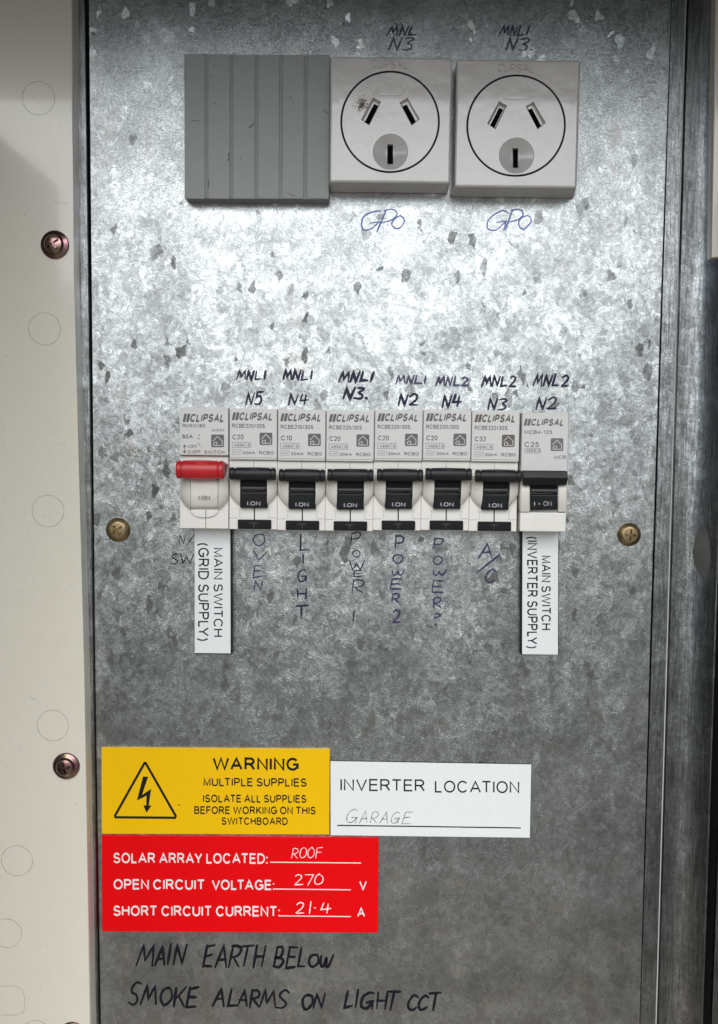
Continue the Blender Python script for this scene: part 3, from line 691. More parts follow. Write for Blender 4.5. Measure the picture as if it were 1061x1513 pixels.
# ------------------------------------------------------------------ power outlets
HS = 13.0
def quad(pts, dx, dy): return [(x+dx, y+dy) for x, y in pts]
def outlet(dx, dy, label, front, scorch):
    x0, y0, x1, y1 = front
    c = P((x0+x1)/2, y1, 0)
    root = thing('power_outlet', Vector((c.x, 0, c.z)), label, 'power outlet', 'three-pin power outlets')
    bm = bmesh.new()
    a, b = P(x0, (y0+y1)/2, HS), P(x1, (y0+y1)/2, HS); t, m = P((x0+x1)/2, y0, HS), P((x0+x1)/2, y1, HS)
    vs = {}
    for ix, X in ((0, a.x), (1, b.x)):
        for iz, Z in ((0, m.z), (1, t.z)):
            vs[ix, iz, 1] = bm.verts.new((X, -HS*MM, Z))
            vs[ix, iz, 0] = bm.verts.new((X+(-.0006 if ix == 0 else .0022), 0, Z+(-.0003 if iz == 0 else .001)))
    if dx == 0: vs[1, 0, 0].co.x -= .0018; vs[1, 1, 0].co.x -= .0018
    for f in (((0,0,1),(1,0,1),(1,1,1),(0,1,1)), ((0,0,0),(0,1,0),(1,1,0),(1,0,0)), ((0,0,0),(1,0,0),(1,0,1),(0,0,1)), ((0,1,0),(0,1,1),(1,1,1),(1,1,0)), ((0,0,0),(0,0,1),(0,1,1),(0,1,0)), ((1,0,0),(1,1,0),(1,1,1),(1,0,1))):
        bm.faces.new([vs[k] for k in f])
    bevel(bm, list(bm.edges), .9, 3)
    body = obj('housing', bm, M['socket'], root)
    cx, cy = 576.4+dx, 180.2+dy; rr = 73.6
    bm = bmesh.new(); cyl(bm, cx, cy, rr, HS-4, HS+2, 96, hp=HS); cut(body, bm)
    bm = bmesh.new(); cyl(bm, cx, cy, rr-3.0, HS-5, HS+.05, 96, bev=.2)
    face = obj('face_disc', bm, M['socket'], root)
    bm = bmesh.new(); ring(bm, cx, cy, rr-2.4, 5.6, HS-.5, 96); flat('groove', bm, M['groove'], root)
    slots = [([(538.4, 178), (545, 181.4), (559.2, 152.6), (553, 149.7)], [(532.4, 177.2), (546, 186), (564, 149.9), (550.7, 142.4)]),
             ([(594.6, 153.5), (601.6, 150.7), (615.7, 177), (608.7, 181.2)], [(589.3, 150.7), (602.5, 143.1), (621.4, 176.1), (608.2, 186.5)])]
    for inner, outer in slots:
        i_, o_ = quad(inner, dx, dy), quad(outer, dx, dy)
        bm = bmesh.new(); prism(bm, o_, HS-1.9, HS+.6, taper=[( (p[0]*.25+q[0]*.75), (p[1]*.25+q[1]*.75)) for p, q in zip(o_, i_)]); cut(face, bm)
        bm = bmesh.new(); prism(bm, i_, HS-4.6, HS+.5); cut(face, bm)
        bm = bmesh.new(); prism(bm, i_, HS-4.9, HS-2.2); obj('slot_shade', bm, M['black_hole'], root)  # black block in the slot, standing for the shade inside it
    ex, ey = 577+dx, 224.3+dy
    bm = bmesh.new(); c2 = P(ex, ey, HS); s = px(ex, ey, HS)/MM
    lathe(bm, c2, [(0, HS+2), (26*s, HS+2), (26*s, HS+.05), (25*s, HS-.25), (9*s, HS-1.5), (0, HS-1.5)], 72); cut(face, bm)
    bm = bmesh.new(); lathe(bm, c2, [(0, HS-1.46), (9*s, HS-1.46), (24.9*s, HS-.20), (25.3*s, HS-.12), (25.3*s, HS-1.9), (0, HS-1.9)], 72)
    dish = obj('earth_dish', bm, M['dish'], root, 20)
    er = [(572.6+dx, 210.4+dy), (581.2+dx, 210.4+dy), (581.2+dx, 240.6+dy), (572.6+dx, 240.6+dy)]
    bm = bmesh.new(); prism(bm, er, HS-4.6, HS+1); cut(dish, bm)
    bm = bmesh.new(); prism(bm, er, HS-4.8, HS+1); cut(face, bm)
    bm = bmesh.new(); prism(bm, er, HS-4.9, HS-3); obj('slot_shade', bm, M['black_hole'], root)  # same black fill for the shade in the earth slot
    bm = bmesh.new(); n = 14; pl = []
    for k in range(n): a_ = R(90+180*k/(n-1)); pl.append((564.5+7.6*math.cos(a_)+dx, 133.4-7.6*math.sin(a_)+dy))
    for k in range(n): a_ = R(-90+180*k/(n-1)); pl.append((589.5+7.6*math.cos(a_)+dx, 133.4-7.6*math.sin(a_)+dy))
    prism(bm, pl, HS-.1, HS+.30, bev=.22); obj('indicator_pad', bm, M['socket'], root)
    bm = bmesh.new(); text_bm(bm, 'CLIPSAL', 549+dx, 88+dy, 602+dx, 100.5+dy, HS+.04, bold=-.012, slope=.6)
    e = flat('raised_lettering', bm, M['emboss'], root)
    md = e.modifiers.new('s', 'SOLIDIFY'); md.thickness = .0003; md.offset = 1
    bm = bmesh.new(); text_bm(bm, '250V', 564+dx, 202+dy, 590+dx, 209.4+dy, HS-.2, bold=.0, slope=.3); text_bm(bm, '10A', 568+dx, 242.5+dy, 587+dx, 248+dy, HS-.2, slope=.3)
    for vv in bm.verts:      # lay the rating on the cone of the dish
        q = math.hypot(vv.co.x-c2.x, vv.co.z-c2.z)/MM
        k = max(0, min(1, (q-9*s)/(15.9*s))); vv.co.y = -(HS-1.46+1.26*k+.04)*MM
    flat('rating_lettering', bm, M['emboss'], dish)
    if scorch:
        bm = bmesh.new(); rnd = random.Random(3)
        for k in range(420):
            a_ = rnd.uniform(0, 6.28); q = abs(rnd.gauss(0, 1))
            X, Y = 536+q*8.5*math.cos(a_), 154+q*8*math.sin(a_)
            if 530 < X < 562 and (X-548)*.9+(Y-165)*.5 > 4: continue
            if X < 521 or (k % 3 and abs(X-539) < 3 and abs(Y-159) < 5): continue
            rr_ = rnd.uniform(.4, 1.5)*(1 if q < 1 else .7)
            pts_ = [(X+rr_*rnd.uniform(.5, 1.3)*math.cos(6.28*m/6), Y+rr_*rnd.uniform(.5, 1.3)*math.sin(6.28*m/6)) for m in range(6)]
            h_ = HS+.05+.0008*k
            bm.faces.new([bm.verts.new(P(p[0], p[1], h_)) for p in pts_])
        for k in range(25):
            X, Y = rnd.gauss(559, 3), rnd.gauss(171, 4); rr_ = rnd.uniform(.3, .7)
            bm.faces.new([bm.verts.new(P(X+rr_*math.cos(6.28*m/6), Y+rr_*math.sin(6.28*m/6), HS+.08)) for m in range(6)])
        flat('scorch_mark', bm, M['scorch'], root)
    return root
outlet(0, 0, 'off-white three-pin power outlet with a brown scorch beside its left slot', (487.5, 84, 667, 270), True)
outlet(186.2, 5.6, 'clean off-white three-pin power outlet at the right, nearest the panel edge', (673.5, 88, 855, 277), False)

# ------------------------------------------------------------------ breakers
HF, HL = 13.0, 11.5          # label face, lower face
def house_logo(bm, bm2, x0, y0, x1, y1, h):
    r = 2.0; pl = []
    for cx, cy, a0 in ((x1-r, y0+r, -90), (x1-r, y1-r, 0), (x0+r, y1-r, 90), (x0+r, y0+r, 180)):
        for k in range(5): a = R(a0+22.5*k); pl.append((cx+r*math.cos(a), cy+r*math.sin(a)))
    bm.faces.new([bm.verts.new(P(x, y, h)) for x, y in pl])
    w_, hh = x1-x0, y1-y0
    def q(u, v): return (x0+u*w_, y0+v*hh)
    line_bm(bm2, [q(.16, .5), q(.5, .14), q(.86, .5), q(.86, .86), q(.2, .86), q(.2, .68), q(.3, .6), q(.44, .62), q(.48, .72), q(.42, .8)], .95, h+.03)
def rect_line(bm, x0, y0, x1, y1, h, w_=.55): line_bm(bm, [(x0, y0), (x1, y0), (x1, y1), (x0, y1)], w_, h, closed=True)
def logo(bm, x0, y0, x1, y1, h, slope=.6):
    """two slanted bars and heavy slanted lettering"""
    sh = 2.6; hgt = y1-y0
    for k, (u, wd) in enumerate(((0, 4.0), (5.0, 4.2))):
        bm.faces.new([bm.verts.new(P(x, y, h)) for x, y in ((x0+u+sh, y0), (x0+u+wd+sh, y0), (x0+u+wd, y1), (x0+u, y1))])
    text_bm(bm, 'CLIPSAL', x0+11.5, y0, x1, y1, h, weight=.25, shear=sh, slope=slope, space=.95)
def rcbo_print(root, dx, dy, model, amp, mat):
    h = HF+.03
    bm = bmesh.new(); bm2 = bmesh.new()
    logo(bm, 342.3+dx, 609.3+dy, 402.5+dx, 620.8+dy, h)
    house_logo(bm, bm2, 383.5+dx, 639.3+dy, 402.5+dx, 657.6+dy, h)
    flat('brand_print', bm, M[mat], root); flat('house_symbol', bm2, M['face'], root)
    bm = bmesh.new()
    text_bm(bm, model, 343+dx, 626+dy, 391.5+dx, 632+dy, h, weight=.19, slope=.4)
    text_bm(bm, amp, 343.5+dx, 642+dy, 360+dx, 649.3+dy, h, weight=.19)
    text_bm(bm, '4500', 346+dx, 655.6+dy, 361+dx, 659.8+dy, h, weight=.2); text_bm(bm, '3', 365.5+dx, 655.5+dy, 369+dx, 659.8+dy, h, weight=.2)
    rect_line(bm, 343.2+dx, 653.4+dy, 370.6+dx, 661.4+dy, h); line_bm(bm, [(363.2+dx, 653.8+dy), (363.2+dx, 661+dy)], .5, h+.01)
    text_bm(bm, '30mA', 358.5+dx, 666.6+dy, 377+dx, 671.2+dy, h, weight=.19); text_bm(bm, 'RCBO', 383+dx, 666.6+dy, 404.5+dx, 671.5+dy, h, weight=.19)
    flat('rating_print', bm, M['print_grey'], root)
    bm = bmesh.new(); rect_line(bm, 343.5+dx, 664.6+dy, 356.5+dx, 671+dy, h, .5)
    line_bm(bm, catmull([(345+dx, 666.4+dy), (347+dx, 669+dy), (349+dx, 666.6+dy), (351+dx, 669+dy), (353+dx, 666.4+dy)]), .5, h+.01)
    line_bm(bm, [(352+dx, 669.6+dy), (355+dx, 666+dy)], .5, h+.02)
    flat('waveform_print', bm, M['print_light'], root)
def drum(bm, cx, cy, r, x0, x1, ylo, h0, h1):
    """convex side cheek: slice of a low dome of radius r (pixels), between pixel columns x0..x1, cut off above ylo"""
    n = 16; m = 5; rows = []
    for j in range(m+1):
        x = x0+(x1-x0)*j/m; q = max(0, r*r-(x-cx)**2)**.5
        yt, yb = ylo, cy+q
        row = []
        for i in range(n+1):
            y = yt+(yb-yt)*i/n
            k = min(1, math.hypot(x-cx, (y-cy))/r)
            row.append(bm.verts.new(P(x, y, h0+(h1-h0)*math.sqrt(max(0, 1-k**2.6)))))
        rows.append(row)
    for a, b in zip(rows, rows[1:]):
        for i in range(n): bm.faces.new((a[i], a[i+1], b[i+1], b[i]))
    # walls to the base
    per = [r_[0] for r_ in rows]+rows[-1][1:]+[r_[-1] for r_ in rows[::-1]][1:]+rows[0][::-1][1:-1]
    base = [bm.verts.new((v_.co.x, -(h0-2)*MM, v_.co.z)) for v_ in per]
    for i in range(len(per)):
        j = (i+1) % len(per); bm.faces.new((per[i], per[j], base[j], base[i]))
def lever(bm, x0, x1, yc, r, hc, ridges=True, n=20):
    """horizontal grip bar, round section; waisted ends with grooves"""
    xs_ = [(0, .86), (.012, .95), (.03, 1), (.09, 1), (.105, .88), (.12, .88), (.135, 1), (.3, 1.04), (.5, 1.06), (.7, 1.04), (.865, 1), (.88, .88), (.895, .88), (.91, 1), (.97, 1), (.988, .95), (1, .86)]
    c0 = P((x0+x1)/2, yc, hc); s = px((x0+x1)/2, yc, hc); W = (x1-x0)*s; rings = []
    for u, k in xs_:
        ring_ = []
        for i in range(n):
            a = 2*math.pi*i/n; rr = r*s*k
            if ridges and .14 < u < .86 and math.cos(a) < -.2: rr *= 1+.035*(1 if i % 2 else -1)
            ring_.append(bm.verts.new((c0.x-W/2+u*W, c0.y+math.cos(a)*rr*.8, c0.z+math.sin(a)*rr)))
        rings.append(ring_)
    for a, b in zip(rings, rings[1:]):
        for i in range(n): bm.faces.new((a[i], a[(i+1) % n], b[(i+1) % n], b[i]))
    bm.faces.new(rings[0]); bm.faces.new(rings[-1][::-1])

def make_rcbo():
    c = P(374.5, 782, 0)
    root = thing('circuit_breaker', Vector((c.x, 0, c.z)), 'x', 'circuit breaker', 'black-handled breakers in the row')
    bm = bmesh.new(); box(bm, 338.7, 680.5, 409.6, 782.3, 0, HL, .35); box(bm, 339, 604, 409.4, 681, 0, HL-.4, .2)
    obj('body', bm, M['white'], root)
    bm = bmesh.new(); box(bm, 338.9, 604, 409.4, 679.4, HL-1, HF, .4); f = obj('label_face', bm, M['face'], root)
    bm = bmesh.new(); box(bm, 339.3, 676.0, 409.2, 676.6, HF-.3, HF+.03, 0); obj('face_ridge', bm, M['print_light'], f)
    bm = bmesh.new()
    for pts_, w_ in (([(374.8, 682), (374.8, 691)], .7), ([(339.5, 765.2), (350.5, 765.2)], .6), ([(398, 765.2), (409, 765.2)], .6), ([(340, 690.5), (408.8, 690.5)], .4), ([(354.5, 752), (354.5, 765)], .4), ([(397.5, 752), (397.5, 765)], .4)):
        line_bm(bm, pts_, w_, HL+.03)
    flat('seam', bm, M['print_light'], root)
    bm = bmesh.new(); line_bm(bm, [(375.8, 751), (376, 769)], 1.7, HL+.04); flat('slit', bm, M['black_hole'], root)
    bm = bmesh.new(); drum(bm, 374.5, 716, 37.5, 339.6, 354.6, 700, HL, HL+4.2); obj('side_cheek', bm, M['cheek'], root)
    bm = bmesh.new(); drum(bm, 374.5, 716, 37.5, 394.6, 409.0, 700, HL, HL+4.2); obj('side_cheek', bm, M['cheek'], root)
    bm = bmesh.new(); box(bm, 355, 705, 394, 718.5, HL-1, HL+2.2, .3); box(bm, 355.6, 718, 393.4, 725, HL-1, HL+2.9, .35); obj('toggle_neck', bm, M['black2'], root)
    bm = bmesh.new(); box(bm, 355.9, 719, 393.2, 723.8, HL, HL+3.0, .4); obj('toggle_facet', bm, M['dgrey'], root)
    bm = bmesh.new(); prism(bm, [(355, 726.5), (394.2, 726.5), (394.8, 746), (395.2, 750.5), (355, 750.5), (355, 746)], HL-1, HL+2.4, bev=.45); t = obj('toggle_window', bm, M['black2'], root)
    bm = bmesh.new(); line_bm(bm, [(356.5, 728.6), (393.2, 728.6)], .7, HL+2.43); flat('window_edge', bm, M['dgrey'], t)
    bm = bmesh.new(); text_bm(bm, 'I.ON', 365.3, 740.7, 384.7, 746.7, HL+2.44, weight=.17, slope=.3); flat('position_print', bm, M['print_dim'], t)
    bm = bmesh.new(); lever(bm, 339.5, 407.6, 700.2, 9.2, HL+6.2); obj('handle', bm, M['black'], root, 40)
    bm = bmesh.new(); box(bm, 351.2, 768, 400.6, 781.8, HL-2, HL+.9, .3); b = obj('test_button', bm, M['black2'], root)
    bm = bmesh.new(); line_bm(bm, [(369, 772.8), (381, 772.8)], 1.0, HL+.93); line_bm(bm, [(375.2, 773.2), (375.2, 779.2)], 1.0, HL+.94); flat('button_letter', bm, M['dgrey'], b)
    bm = bmesh.new(); cyl(bm, 409.4, 727.5, 2.8, HL-.2, HL+.35, 20); obj('side_notch', bm, M['print_light'], root)
    return root
proto = make_rcbo()
spec = [(0, 0, 'RCBE220/30S', 'C20', 'print_grey', 'black-handled breaker marked C20 beside the red main switch, above the word OVEN'),
        (1, .7, 'RCBE210/30S', 'C10', 'print_grey', 'black-handled breaker marked C10, above the word LIGHT'),
        (2, .8, 'RCBE220/30S', 'C20', 'print_grey', 'black-handled breaker marked C20 above the worn words POWER 1'),
        (3, -1., 'RCBE220/30S', 'C20', 'print_grey', 'black-handled breaker marked C20 above POWER 2'),
        (4, -1.9, 'RCBE220/30S', 'C20', 'print_grey', 'black-handled breaker marked C20 just left of the C32 breaker'),
        (5, -1.2, 'RCBE232/30S', 'C32', 'print_brown', 'black-handled breaker marked C32 with brownish print, above A/C')]
made = []
for i, dy, model, amp, mat, label in spec:
    o = proto if i == 0 else copy_tree(proto)
    made.append(o)
base_loc = proto.location.copy()
PIT = (P(767.5, 700, HF)-P(339, 700, HF)).x/6
for (i, dy, model, amp, mat, label), o in zip(spec, made):
    o['label'] = label
    off = Vector((PIT*i, 0, -dy*px(500, 700, HF)))
    tmp = bpy.data.objects.new('tmp', None); COL.objects.link(tmp); tmp.location = base_loc
    rcbo_print(o, 0, 0, model, amp, mat) if i == 0 else None
    if i:
        o.location = base_loc          # print built in the prototype's place, then carried along
        rcbo_print(o, 0, 0, model, amp, mat)
        o.location = base_loc+off
    bpy.data.objects.remove(tmp)
    for ch in o.children:          # hand-thrown levers never sit quite alike
        if ch.name.split('.')[0] == 'handle' and i: ch.location.z += (.00006, -.0002, .0001, -.00014, .00016, -.0001)[i]; ch.location.x += (0, .0001, -.00012, .00005, -.00008, .00016)[i]

# main switch with the red handle
c = P(302, 781, 0)
ms = thing('main_switch', Vector((c.x, 0, c.z)), 'white main switch with a thick red handle at the left end of the row', 'main switch')
bm = bmesh.new(); box(bm, 265.5, 676, 337.6, 781, 0, HL, .35); box(bm, 265.7, 602.2, 337.4, 677, 0, HL-.4, .2); obj('body', bm, M['white'], ms)
bm = bmesh.new(); box(bm, 265.3, 602, 337.3, 672.8, HL-1, HF, .4); f = obj('label_face', bm, M['face'], ms)
bm = bmesh.new(); box(bm, 266, 673.4, 337, 674, HF-3, HL+.1, 0); obj('face_ridge', bm, M['print_light'], f)
h = HF+.03
bm = bmesh.new(); bm2 = bmesh.new()
logo(bm, 269.8, 611.2, 330.6, 623.4, h, .5); house_logo(bm, bm2, 312, 642, 331, 660.8, h)
flat('brand_print', bm, M['print_grey'], ms); flat('house_symbol', bm2, M['face'], ms)
bm = bmesh.new()
text_bm(bm, 'RMSW180', 269.8, 626.2, 303, 631.4, h, slope=.3, weight=.19); text_bm(bm, 'MAIN', 313, 633, 331, 637.8, h, weight=.17)
text_bm(bm, '80A', 269.3, 641.8, 285, 648, h, weight=.22); text_bm(bm, 'SWITCH', 302, 665.4, 331.6, 670.5, h, slope=.2, weight=.19)
text_bm(bm, 'I.ON', 277.4, 656.8, 290.4, 661.8, h, weight=.21); text_bm(bm, 'O.OFF', 277.4, 665.4, 296.5, 670.2, h, weight=.21)
line_bm(bm, [(272.6, 659), (272.6, 668)], .8, h)
for y, s in ((656.6, 1), (670.2, -1)):
    bm.faces.new([bm.verts.new(P(x, yy, h+.01)) for x, yy in ((272.6, y), (275.4, y+s*4), (269.9, y+s*4))])
line_bm(bm, [(292, 653.5), (294.5, 656), (293.8, 658.5), (297, 658.6)], .7, h); line_bm(bm, [(292.6, 642.5), (295.5, 642), (294.2, 645)], .6, h)
cyl(bm, 293.6, 648, 1.2, h-.02, h, 10)
flat('rating_print', bm, M['print_grey'], ms)
bm = bmesh.new(); drum(bm, 302.5, 722, 38.5, 266.8, 281.2, 700, HL, HL+4.6); obj('side_cheek', bm, M['cheek'], ms)
bm = bmesh.new(); drum(bm, 302.5, 722, 38.5, 322.6, 337.0, 700, HL, HL+4.6); obj('side_cheek', bm, M['cheek'], ms)
bm = bmesh.new()     # curved white toggle
rows = []
for i in range(13):
    y = 704+(751-704)*i/12; k = i/12; hh = HL+1.2+2.6*math.sin(math.pi*min(1, k*.85+.15))**.8
    rows.append([bm.verts.new(P(x, y, hh)) for x in (281.9, 283, 320.8, 321.9)]+[bm.verts.new(P(321.9, y, HL-1)), bm.verts.new(P(281.9, y, HL-1))])
for a, b in zip(rows, rows[1:]):
    for i in range(6): bm.faces.new((a[i], a[(i+1) % 6], b[(i+1) % 6], b[i]))
bm.faces.new(rows[0]); bm.faces.new(rows[-1][::-1])
t = obj('toggle', bm, M['toggle_white'], ms, 50)
bm = bmesh.new(); text_bm(bm, 'I.ON', 293.7, 732.4, 310.2, 738, HL+3.92, weight=.19); flat('position_print', bm, M['print_grey'], t)
bm = bmesh.new(); prism(bm, [(281.8, 707.5), (283.2, 707.5), (283.2, 714), (281.8, 712)], HL-1, HL+2.6); prism(bm, [(320, 707.5), (321.9, 707.5), (321.9, 713), (320, 713)], HL-1, HL+3.2); obj('toggle_gap', bm, M['seam'], ms)
bm = bmesh.new()
bot = [(302+21*math.cos(R(a)), 753.5+11*math.sin(R(a))) for a in range(10, 171, 10)]
prism(bm, [(281.5, 753), (322.5, 753)]+bot, HL-1, HL+.9, bev=.3); obj('toggle_trim', bm, M['white'], ms)
bm = bmesh.new(); line_bm(bm, [(304.2, 753.4), (304, 764)], 1.0, HL+.95); line_bm(bm, [(304, 765), (304, 780.5)], .8, HL+.04); flat('slit', bm, M['seam'], ms)
bm = bmesh.new(); lever(bm, 261.2, 331.2, 694, 13.4, HL+7.2); obj('handle', bm, M['red'], ms, 40)
bm = bmesh.new(); prism(bm, [(329, 683), (334.5, 686.5), (333.5, 694), (331, 704), (328, 706)], HL, HL+5, bev=.3); obj('handle_shoulder', bm, plastic('deep_red_plastic', (.3, .02, .025), .4), ms)

# end breaker with the square black handle
c = P(805, 785, 0)
mb = thing('circuit_breaker', Vector((c.x, 0, c.z)), 'white end breaker marked C25 with a square black handle, right end of the row', 'circuit breaker')
bm = bmesh.new(); box(bm, 768.4, 757, 836.6, 785.6, 0, HL+1.5, .5); box(bm, 770.5, 612, 839.6, 760, 0, HL-.5, .2); obj('body', bm, M['white'], mb)
bm = bmesh.new(); prism(bm, [(771.6, 609.6), (841.2, 609.6), (839.2, 702), (769.8, 702)], HL-4, HF, bev=.45); obj('label_face', bm, M['face'], mb)
bm = bmesh.new(); bm2 = bmesh.new(); h = HF+.03
logo(bm, 773.6, 618.6, 832.8, 629.0, h, .5); house_logo(bm, bm2, 813.8, 647.5, 832.4, 666.4, h)
flat('brand_print', bm, M['print_soft'], mb); flat('house_symbol', bm2, M['face'], mb)
bm = bmesh.new()
text_bm(bm, 'MCB4-125', 775, 635.6, 816, 641, h, slope=.2, weight=.19); text_bm(bm, 'C25', 775, 653, 796.5, 660.5, h, weight=.17)
text_bm(bm, '4500', 776.5, 663.6, 792, 668.2, h, weight=.2); text_bm(bm, '3', 795, 663.8, 798, 668.2, h, weight=.2); rect_line(bm, 775, 662.4, 798.6, 669.4, h, .5); line_bm(bm, [(793.6, 662.8), (793.6, 669)], .45, h+.01)
text_bm(bm, 'MCB', 819, 673, 836.4, 678, h, weight=.18)
flat('rating_print', bm, M['print_grey'], mb)
for x0, x1 in ((769.0, 783.4), (825.0, 838.4)):
    bm = bmesh.new(); rows = []
    for i in range(11):
        y = 706+(756.2-706)*i/10; hh = HL+1.5+2.4*math.sin(math.pi*(.12+.8*i/10))
        a, b = P(x0, y, hh), P(x1, y, hh)
        rows.append([bm.verts.new((a.x, -(hh-.4)*MM, a.z)), bm.verts.new((a.x+.0004, -hh*MM, a.z)), bm.verts.new((b.x-.0004, -hh*MM, b.z)), bm.verts.new((b.x, -(hh-.4)*MM, b.z)), bm.verts.new((b.x, -(HL-2)*MM, b.z)), bm.verts.new((a.x, -(HL-2)*MM, a.z))])
    for a, b in zip(rows, rows[1:]):
        for i in range(6): bm.faces.new((a[i], a[(i+1) % 6], b[(i+1) % 6], b[i]))
    bm.faces.new(rows[0]); bm.faces.new(rows[-1][::-1])
    obj('side_cheek', bm, M['cheek'], mb, 40)
bm = bmesh.new(); box(bm, 784, 712, 825, 722, HL-1, HL+2.0, .3); box(bm, 784.2, 721.6, 824.6, 728.2, HL-1, HL+2.8, .3); obj('toggle_neck', bm, M['black2'], mb)
bm = bmesh.new(); box(bm, 784.6, 722.4, 824.4, 727.2, HL, HL+2.9, .4); obj('toggle_facet', bm, M['dgrey'], mb)
bm = bmesh.new(); prism(bm, [(784, 730.2), (824.8, 730.2), (824, 753), (783.4, 754)], HL-1, HL+2.3, bev=.4); t = obj('toggle_window', bm, M['black2'], mb)
bm = bmesh.new(); line_bm(bm, [(785.4, 732), (823.6, 732)], .7, HL+2.33); flat('window_edge', bm, M['dgrey'], t)
bm = bmesh.new(); text_bm(bm, 'I', 789.4, 741.2, 790.6, 747.4, HL+2.34); cyl(bm, 796.8, 744.4, 1.1, HL+2.3, HL+2.34, 10); text_bm(bm, 'ON', 803, 740.6, 815.4, 747.4, HL+2.34); flat('position_print', bm, M['print_dim'], t)
bm = bmesh.new()
A = [P(x, y, hh) for x, y, hh in ((773.6, 695.4, HL+6.5), (773.6, 705.8, HL+7.5), (773.8, 717.4, HL+5.2))]; B = [P(x, y, hh) for x, y, hh in ((838.4, 696.0, HL+6.5), (839.4, 706.4, HL+7.5), (837.6, 716.8, HL+5.2))]
A2 = [Vector((A[0].x, -(HL+2.0)*MM, A[0].z)), Vector((A[2].x, -(HL+2.0)*MM, A[2].z))]; B2 = [Vector((B[0].x, -(HL+2)*MM, B[0].z)), Vector((B[2].x, -(HL+2)*MM, B[2].z))]
L1 = [bm.verts.new(p) for p in (A2[0], A[0], A[1], A[2], A2[1])]; L2 = [bm.verts.new(p) for p in (B2[0], B[0], B[1], B[2], B2[1])]
for i in range(5): j = (i+1) % 5; bm.faces.new((L1[i], L1[j], L2[j], L2[i]))
bm.faces.new(L1); bm.faces.new(L2[::-1]); bevel(bm, list(bm.edges), .25, 2)
obj('handle', bm, M['black'], mb, 40)

# ------------------------------------------------------------------ signs and plates
def plate(name, pts, label, th, mat, backing=None, group=None, bm_bev=.12):
    cx = sum(p[0] for p in pts)/len(pts); cy = max(p[1] for p in pts)
    c = P(cx, cy, 0)
    root = thing(name, Vector((c.x, 0, c.z)), label, 'sign', group)
    bm = bmesh.new()
    if backing:
        prism(bm, backing, .0, th-.35, bev=.08); obj('backing', bm, M['sign_black'], root); bm = bmesh.new()
        prism(bm, pts, th-.5, th, bev=bm_bev)
    else: prism(bm, pts, 0, th, bev=bm_bev)
    return root, obj('board', bm, M[mat], root)
T = 3.6
r, b = plate('supply_plate', [(287.4, 770), (340.2, 770), (340.8, 965.6), (287.6, 965)], 'narrow white plate reading MAIN SWITCH (GRID SUPPLY) below the red-handled switch', T, 'sign_white', [(287.6, 770), (342.4, 770), (342.6, 966.8), (287.6, 966.4)], 'narrow white plates with turned lettering')
bm = bmesh.new(); text_bm(bm, 'MAIN SWITCH', 315.6, 809.5, 329.2, 941, T+.03, vertical=True, bold=.008); text_bm(bm, '(GRID SUPPLY)', 290.8, 802.5, 308.8, 947, T+.03, vertical=True, bold=.008)
flat('lettering', bm, M['sign_black'], b)
r, b = plate('supply_plate', [(772.2, 772), (825.2, 772), (824.6, 967.4), (771.6, 966.8)], 'narrow white plate reading MAIN SWITCH (INVERTER SUPPLY) below the end breaker', T, 'sign_white', [(769.8, 772), (826, 772), (825.4, 967.8), (769.6, 967.2)], 'narrow white plates with turned lettering')
bm = bmesh.new(); text_bm(bm, 'MAIN SWITCH', 800, 821, 814, 931, T+.03, vertical=True, bold=.014); text_bm(bm, '(INVERTER SUPPLY)', 777, 793, 795.2, 958, T+.03, vertical=True, bold=.014)
flat('lettering', bm, M['sign_black'], b)

TY = 1.0
r, b = plate('warning_sign', [(150, 1105), (487.3, 1107.3), (486.6, 1233.2), (150.2, 1232)], 'yellow warning sign with a black lightning triangle, MULTIPLE SUPPLIES', TY, 'sign_yellow')
bm = bmesh.new(); h = TY+.03
def sl(x, y0, y1): return y0, y1
text_bm(bm, 'WARNING', 314.2, 1118.8, 441.6, 1138, h, bold=.028, slope=.9)
text_bm(bm, 'MULTIPLE SUPPLIES', 300.8, 1149.2, 453.2, 1161.6, h, bold=.022, slope=.9)
text_bm(bm, 'ISOLATE ALL SUPPLIES', 300, 1174, 452.8, 1185.6, h, bold=.026, slope=.7)
text_bm(bm, 'BEFORE WORKING ON THIS', 287, 1191.2, 466.4, 1202.8, h, bold=.026, slope=.7)
text_bm(bm, 'SWITCHBOARD', 327.6, 1207.6, 425.2, 1218.8, h, bold=.026, slope=.4)
flat('lettering', bm, M['sign_black'], b)
bm = bmesh.new()
line_bm(bm, [(213.6, 1127.4), (215.2, 1127.4), (259.6, 1205.6), (258.6, 1208.4), (171, 1207.6), (170, 1205.2)], 3.6, h, closed=True)
flat('triangle', bm, M['sign_black'], b)
bm = bmesh.new()
z = 110/1061
def q_(l): return [(160+x*z, 1110+y*z) for x, y in l]
for pl in (q_([(495, 360), (570, 362), (482, 622), (408, 702)]), q_([(408, 702), (482, 622), (612, 535), (545, 635)]), q_([(612, 535), (576, 780), (540, 780), (545, 635)]), q_([(498, 772), (616, 774), (545, 878)])):
    bm.faces.new([bm.verts.new(P(x, y, h)) for x, y in pl])
bmesh.ops.remove_doubles(bm, verts=bm.verts, dist=1e-7)
flat('lightning_bolt', bm, M['sign_black'], b)
bm = bmesh.new(); cyl(bm, 264.8, 1189.2, 1.1, h-.05, h, 12); flat('speck', bm, M['sign_black'], b)

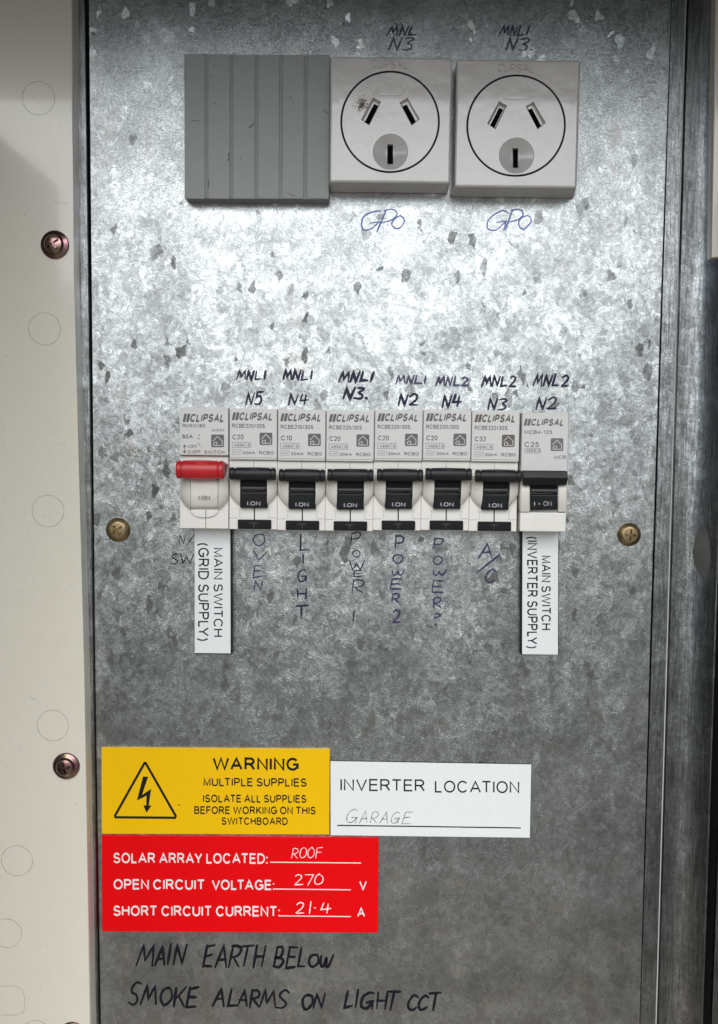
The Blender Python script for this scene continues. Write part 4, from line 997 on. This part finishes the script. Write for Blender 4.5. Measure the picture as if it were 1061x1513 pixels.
r, b = plate('location_sign', [(488.2, 1125), (785.2, 1130), (783.0, 1238), (488.4, 1234.4)], 'white sign reading INVERTER LOCATION with GARAGE handwritten', TY, 'sign_white', [(487.6, 1124.2), (785, 1129.2), (782.8, 1238), (487.8, 1234.6)])
bm = bmesh.new(); text_bm(bm, 'INVERTER', 503, 1150.6, 627.6, 1168.4, h, bold=.003, slope=1.2, space=1.1); text_bm(bm, 'LOCATION', 642.6, 1153.2, 767.4, 1171.0, h, bold=.003, slope=1.2, space=1.1)
line_bm(bm, [(499, 1219.6), (634, 1221.4), (769, 1223.4)], 1.8, h)
flat('lettering', bm, M['sign_black'], b)
bm = bmesh.new(); word(bm, [('G', 512, 1196, 528, 1216), ('A', 533, 1199, 544, 1216), ('R', 548, 1200, 559, 1216), ('A', 563, 1200, 575, 1217), ('G', 578, 1200, 590, 1217), ('E', 595, 1200, 609, 1217)], 1.15, h, .2)
flat('handwriting', bm, M['pencil'], b)

r, b = plate('solar_sign', [(150.2, 1234.6), (559.6, 1238.2), (558.2, 1378.6), (150.6, 1376.6)], 'bright red sign with white lettering about the solar array', TY, 'sign_red')
bm = bmesh.new()
text_bm(bm, 'SOLAR ARRAY LOCATED:', 167.8, 1260.0, 395.4, 1275.4, h, bold=.02, slope=1.0)
text_bm(bm, 'OPEN CIRCUIT', 167.8, 1299.0, 301.6, 1314.2, h, bold=.02, slope=.6); text_bm(bm, 'VOLTAGE:', 313, 1299.8, 405.4, 1314.8, h, bold=.02, slope=.4)
text_bm(bm, 'SHORT CIRCUIT CURRENT:', 167.8, 1338.0, 413.6, 1353.4, h, bold=.02, slope=1.0)
text_bm(bm, 'V', 531, 1301.4, 542, 1315.4, h, bold=.02); text_bm(bm, 'A', 528, 1341, 539.4, 1355, h, bold=.02)
for (x0, x1, y) in ((399.6, 533, 1274), (405.8, 518, 1313.6), (413.4, 518, 1353.2)): line_bm(bm, [(x0, y), ((x0+x1)/2, y+.6), (x1, y+1.2)], 1.4, h)
flat('lettering', bm, M['print_white'], b)
bm = bmesh.new(); run(bm, 'ROOF', 431, 1253, 477, 1268, 1.1, h, .15); run(bm, '270', 435, 1292, 478, 1308, 1.5, h, .1)
word(bm, [('2', 437, 1333, 450, 1350), ('1', 454, 1333, 464, 1350), ('.', 462, 1336, 470, 1342), ('4', 474, 1334, 489, 1350)], 1.5, h, .1)
flat('handwriting', bm, M['scratch'], b)
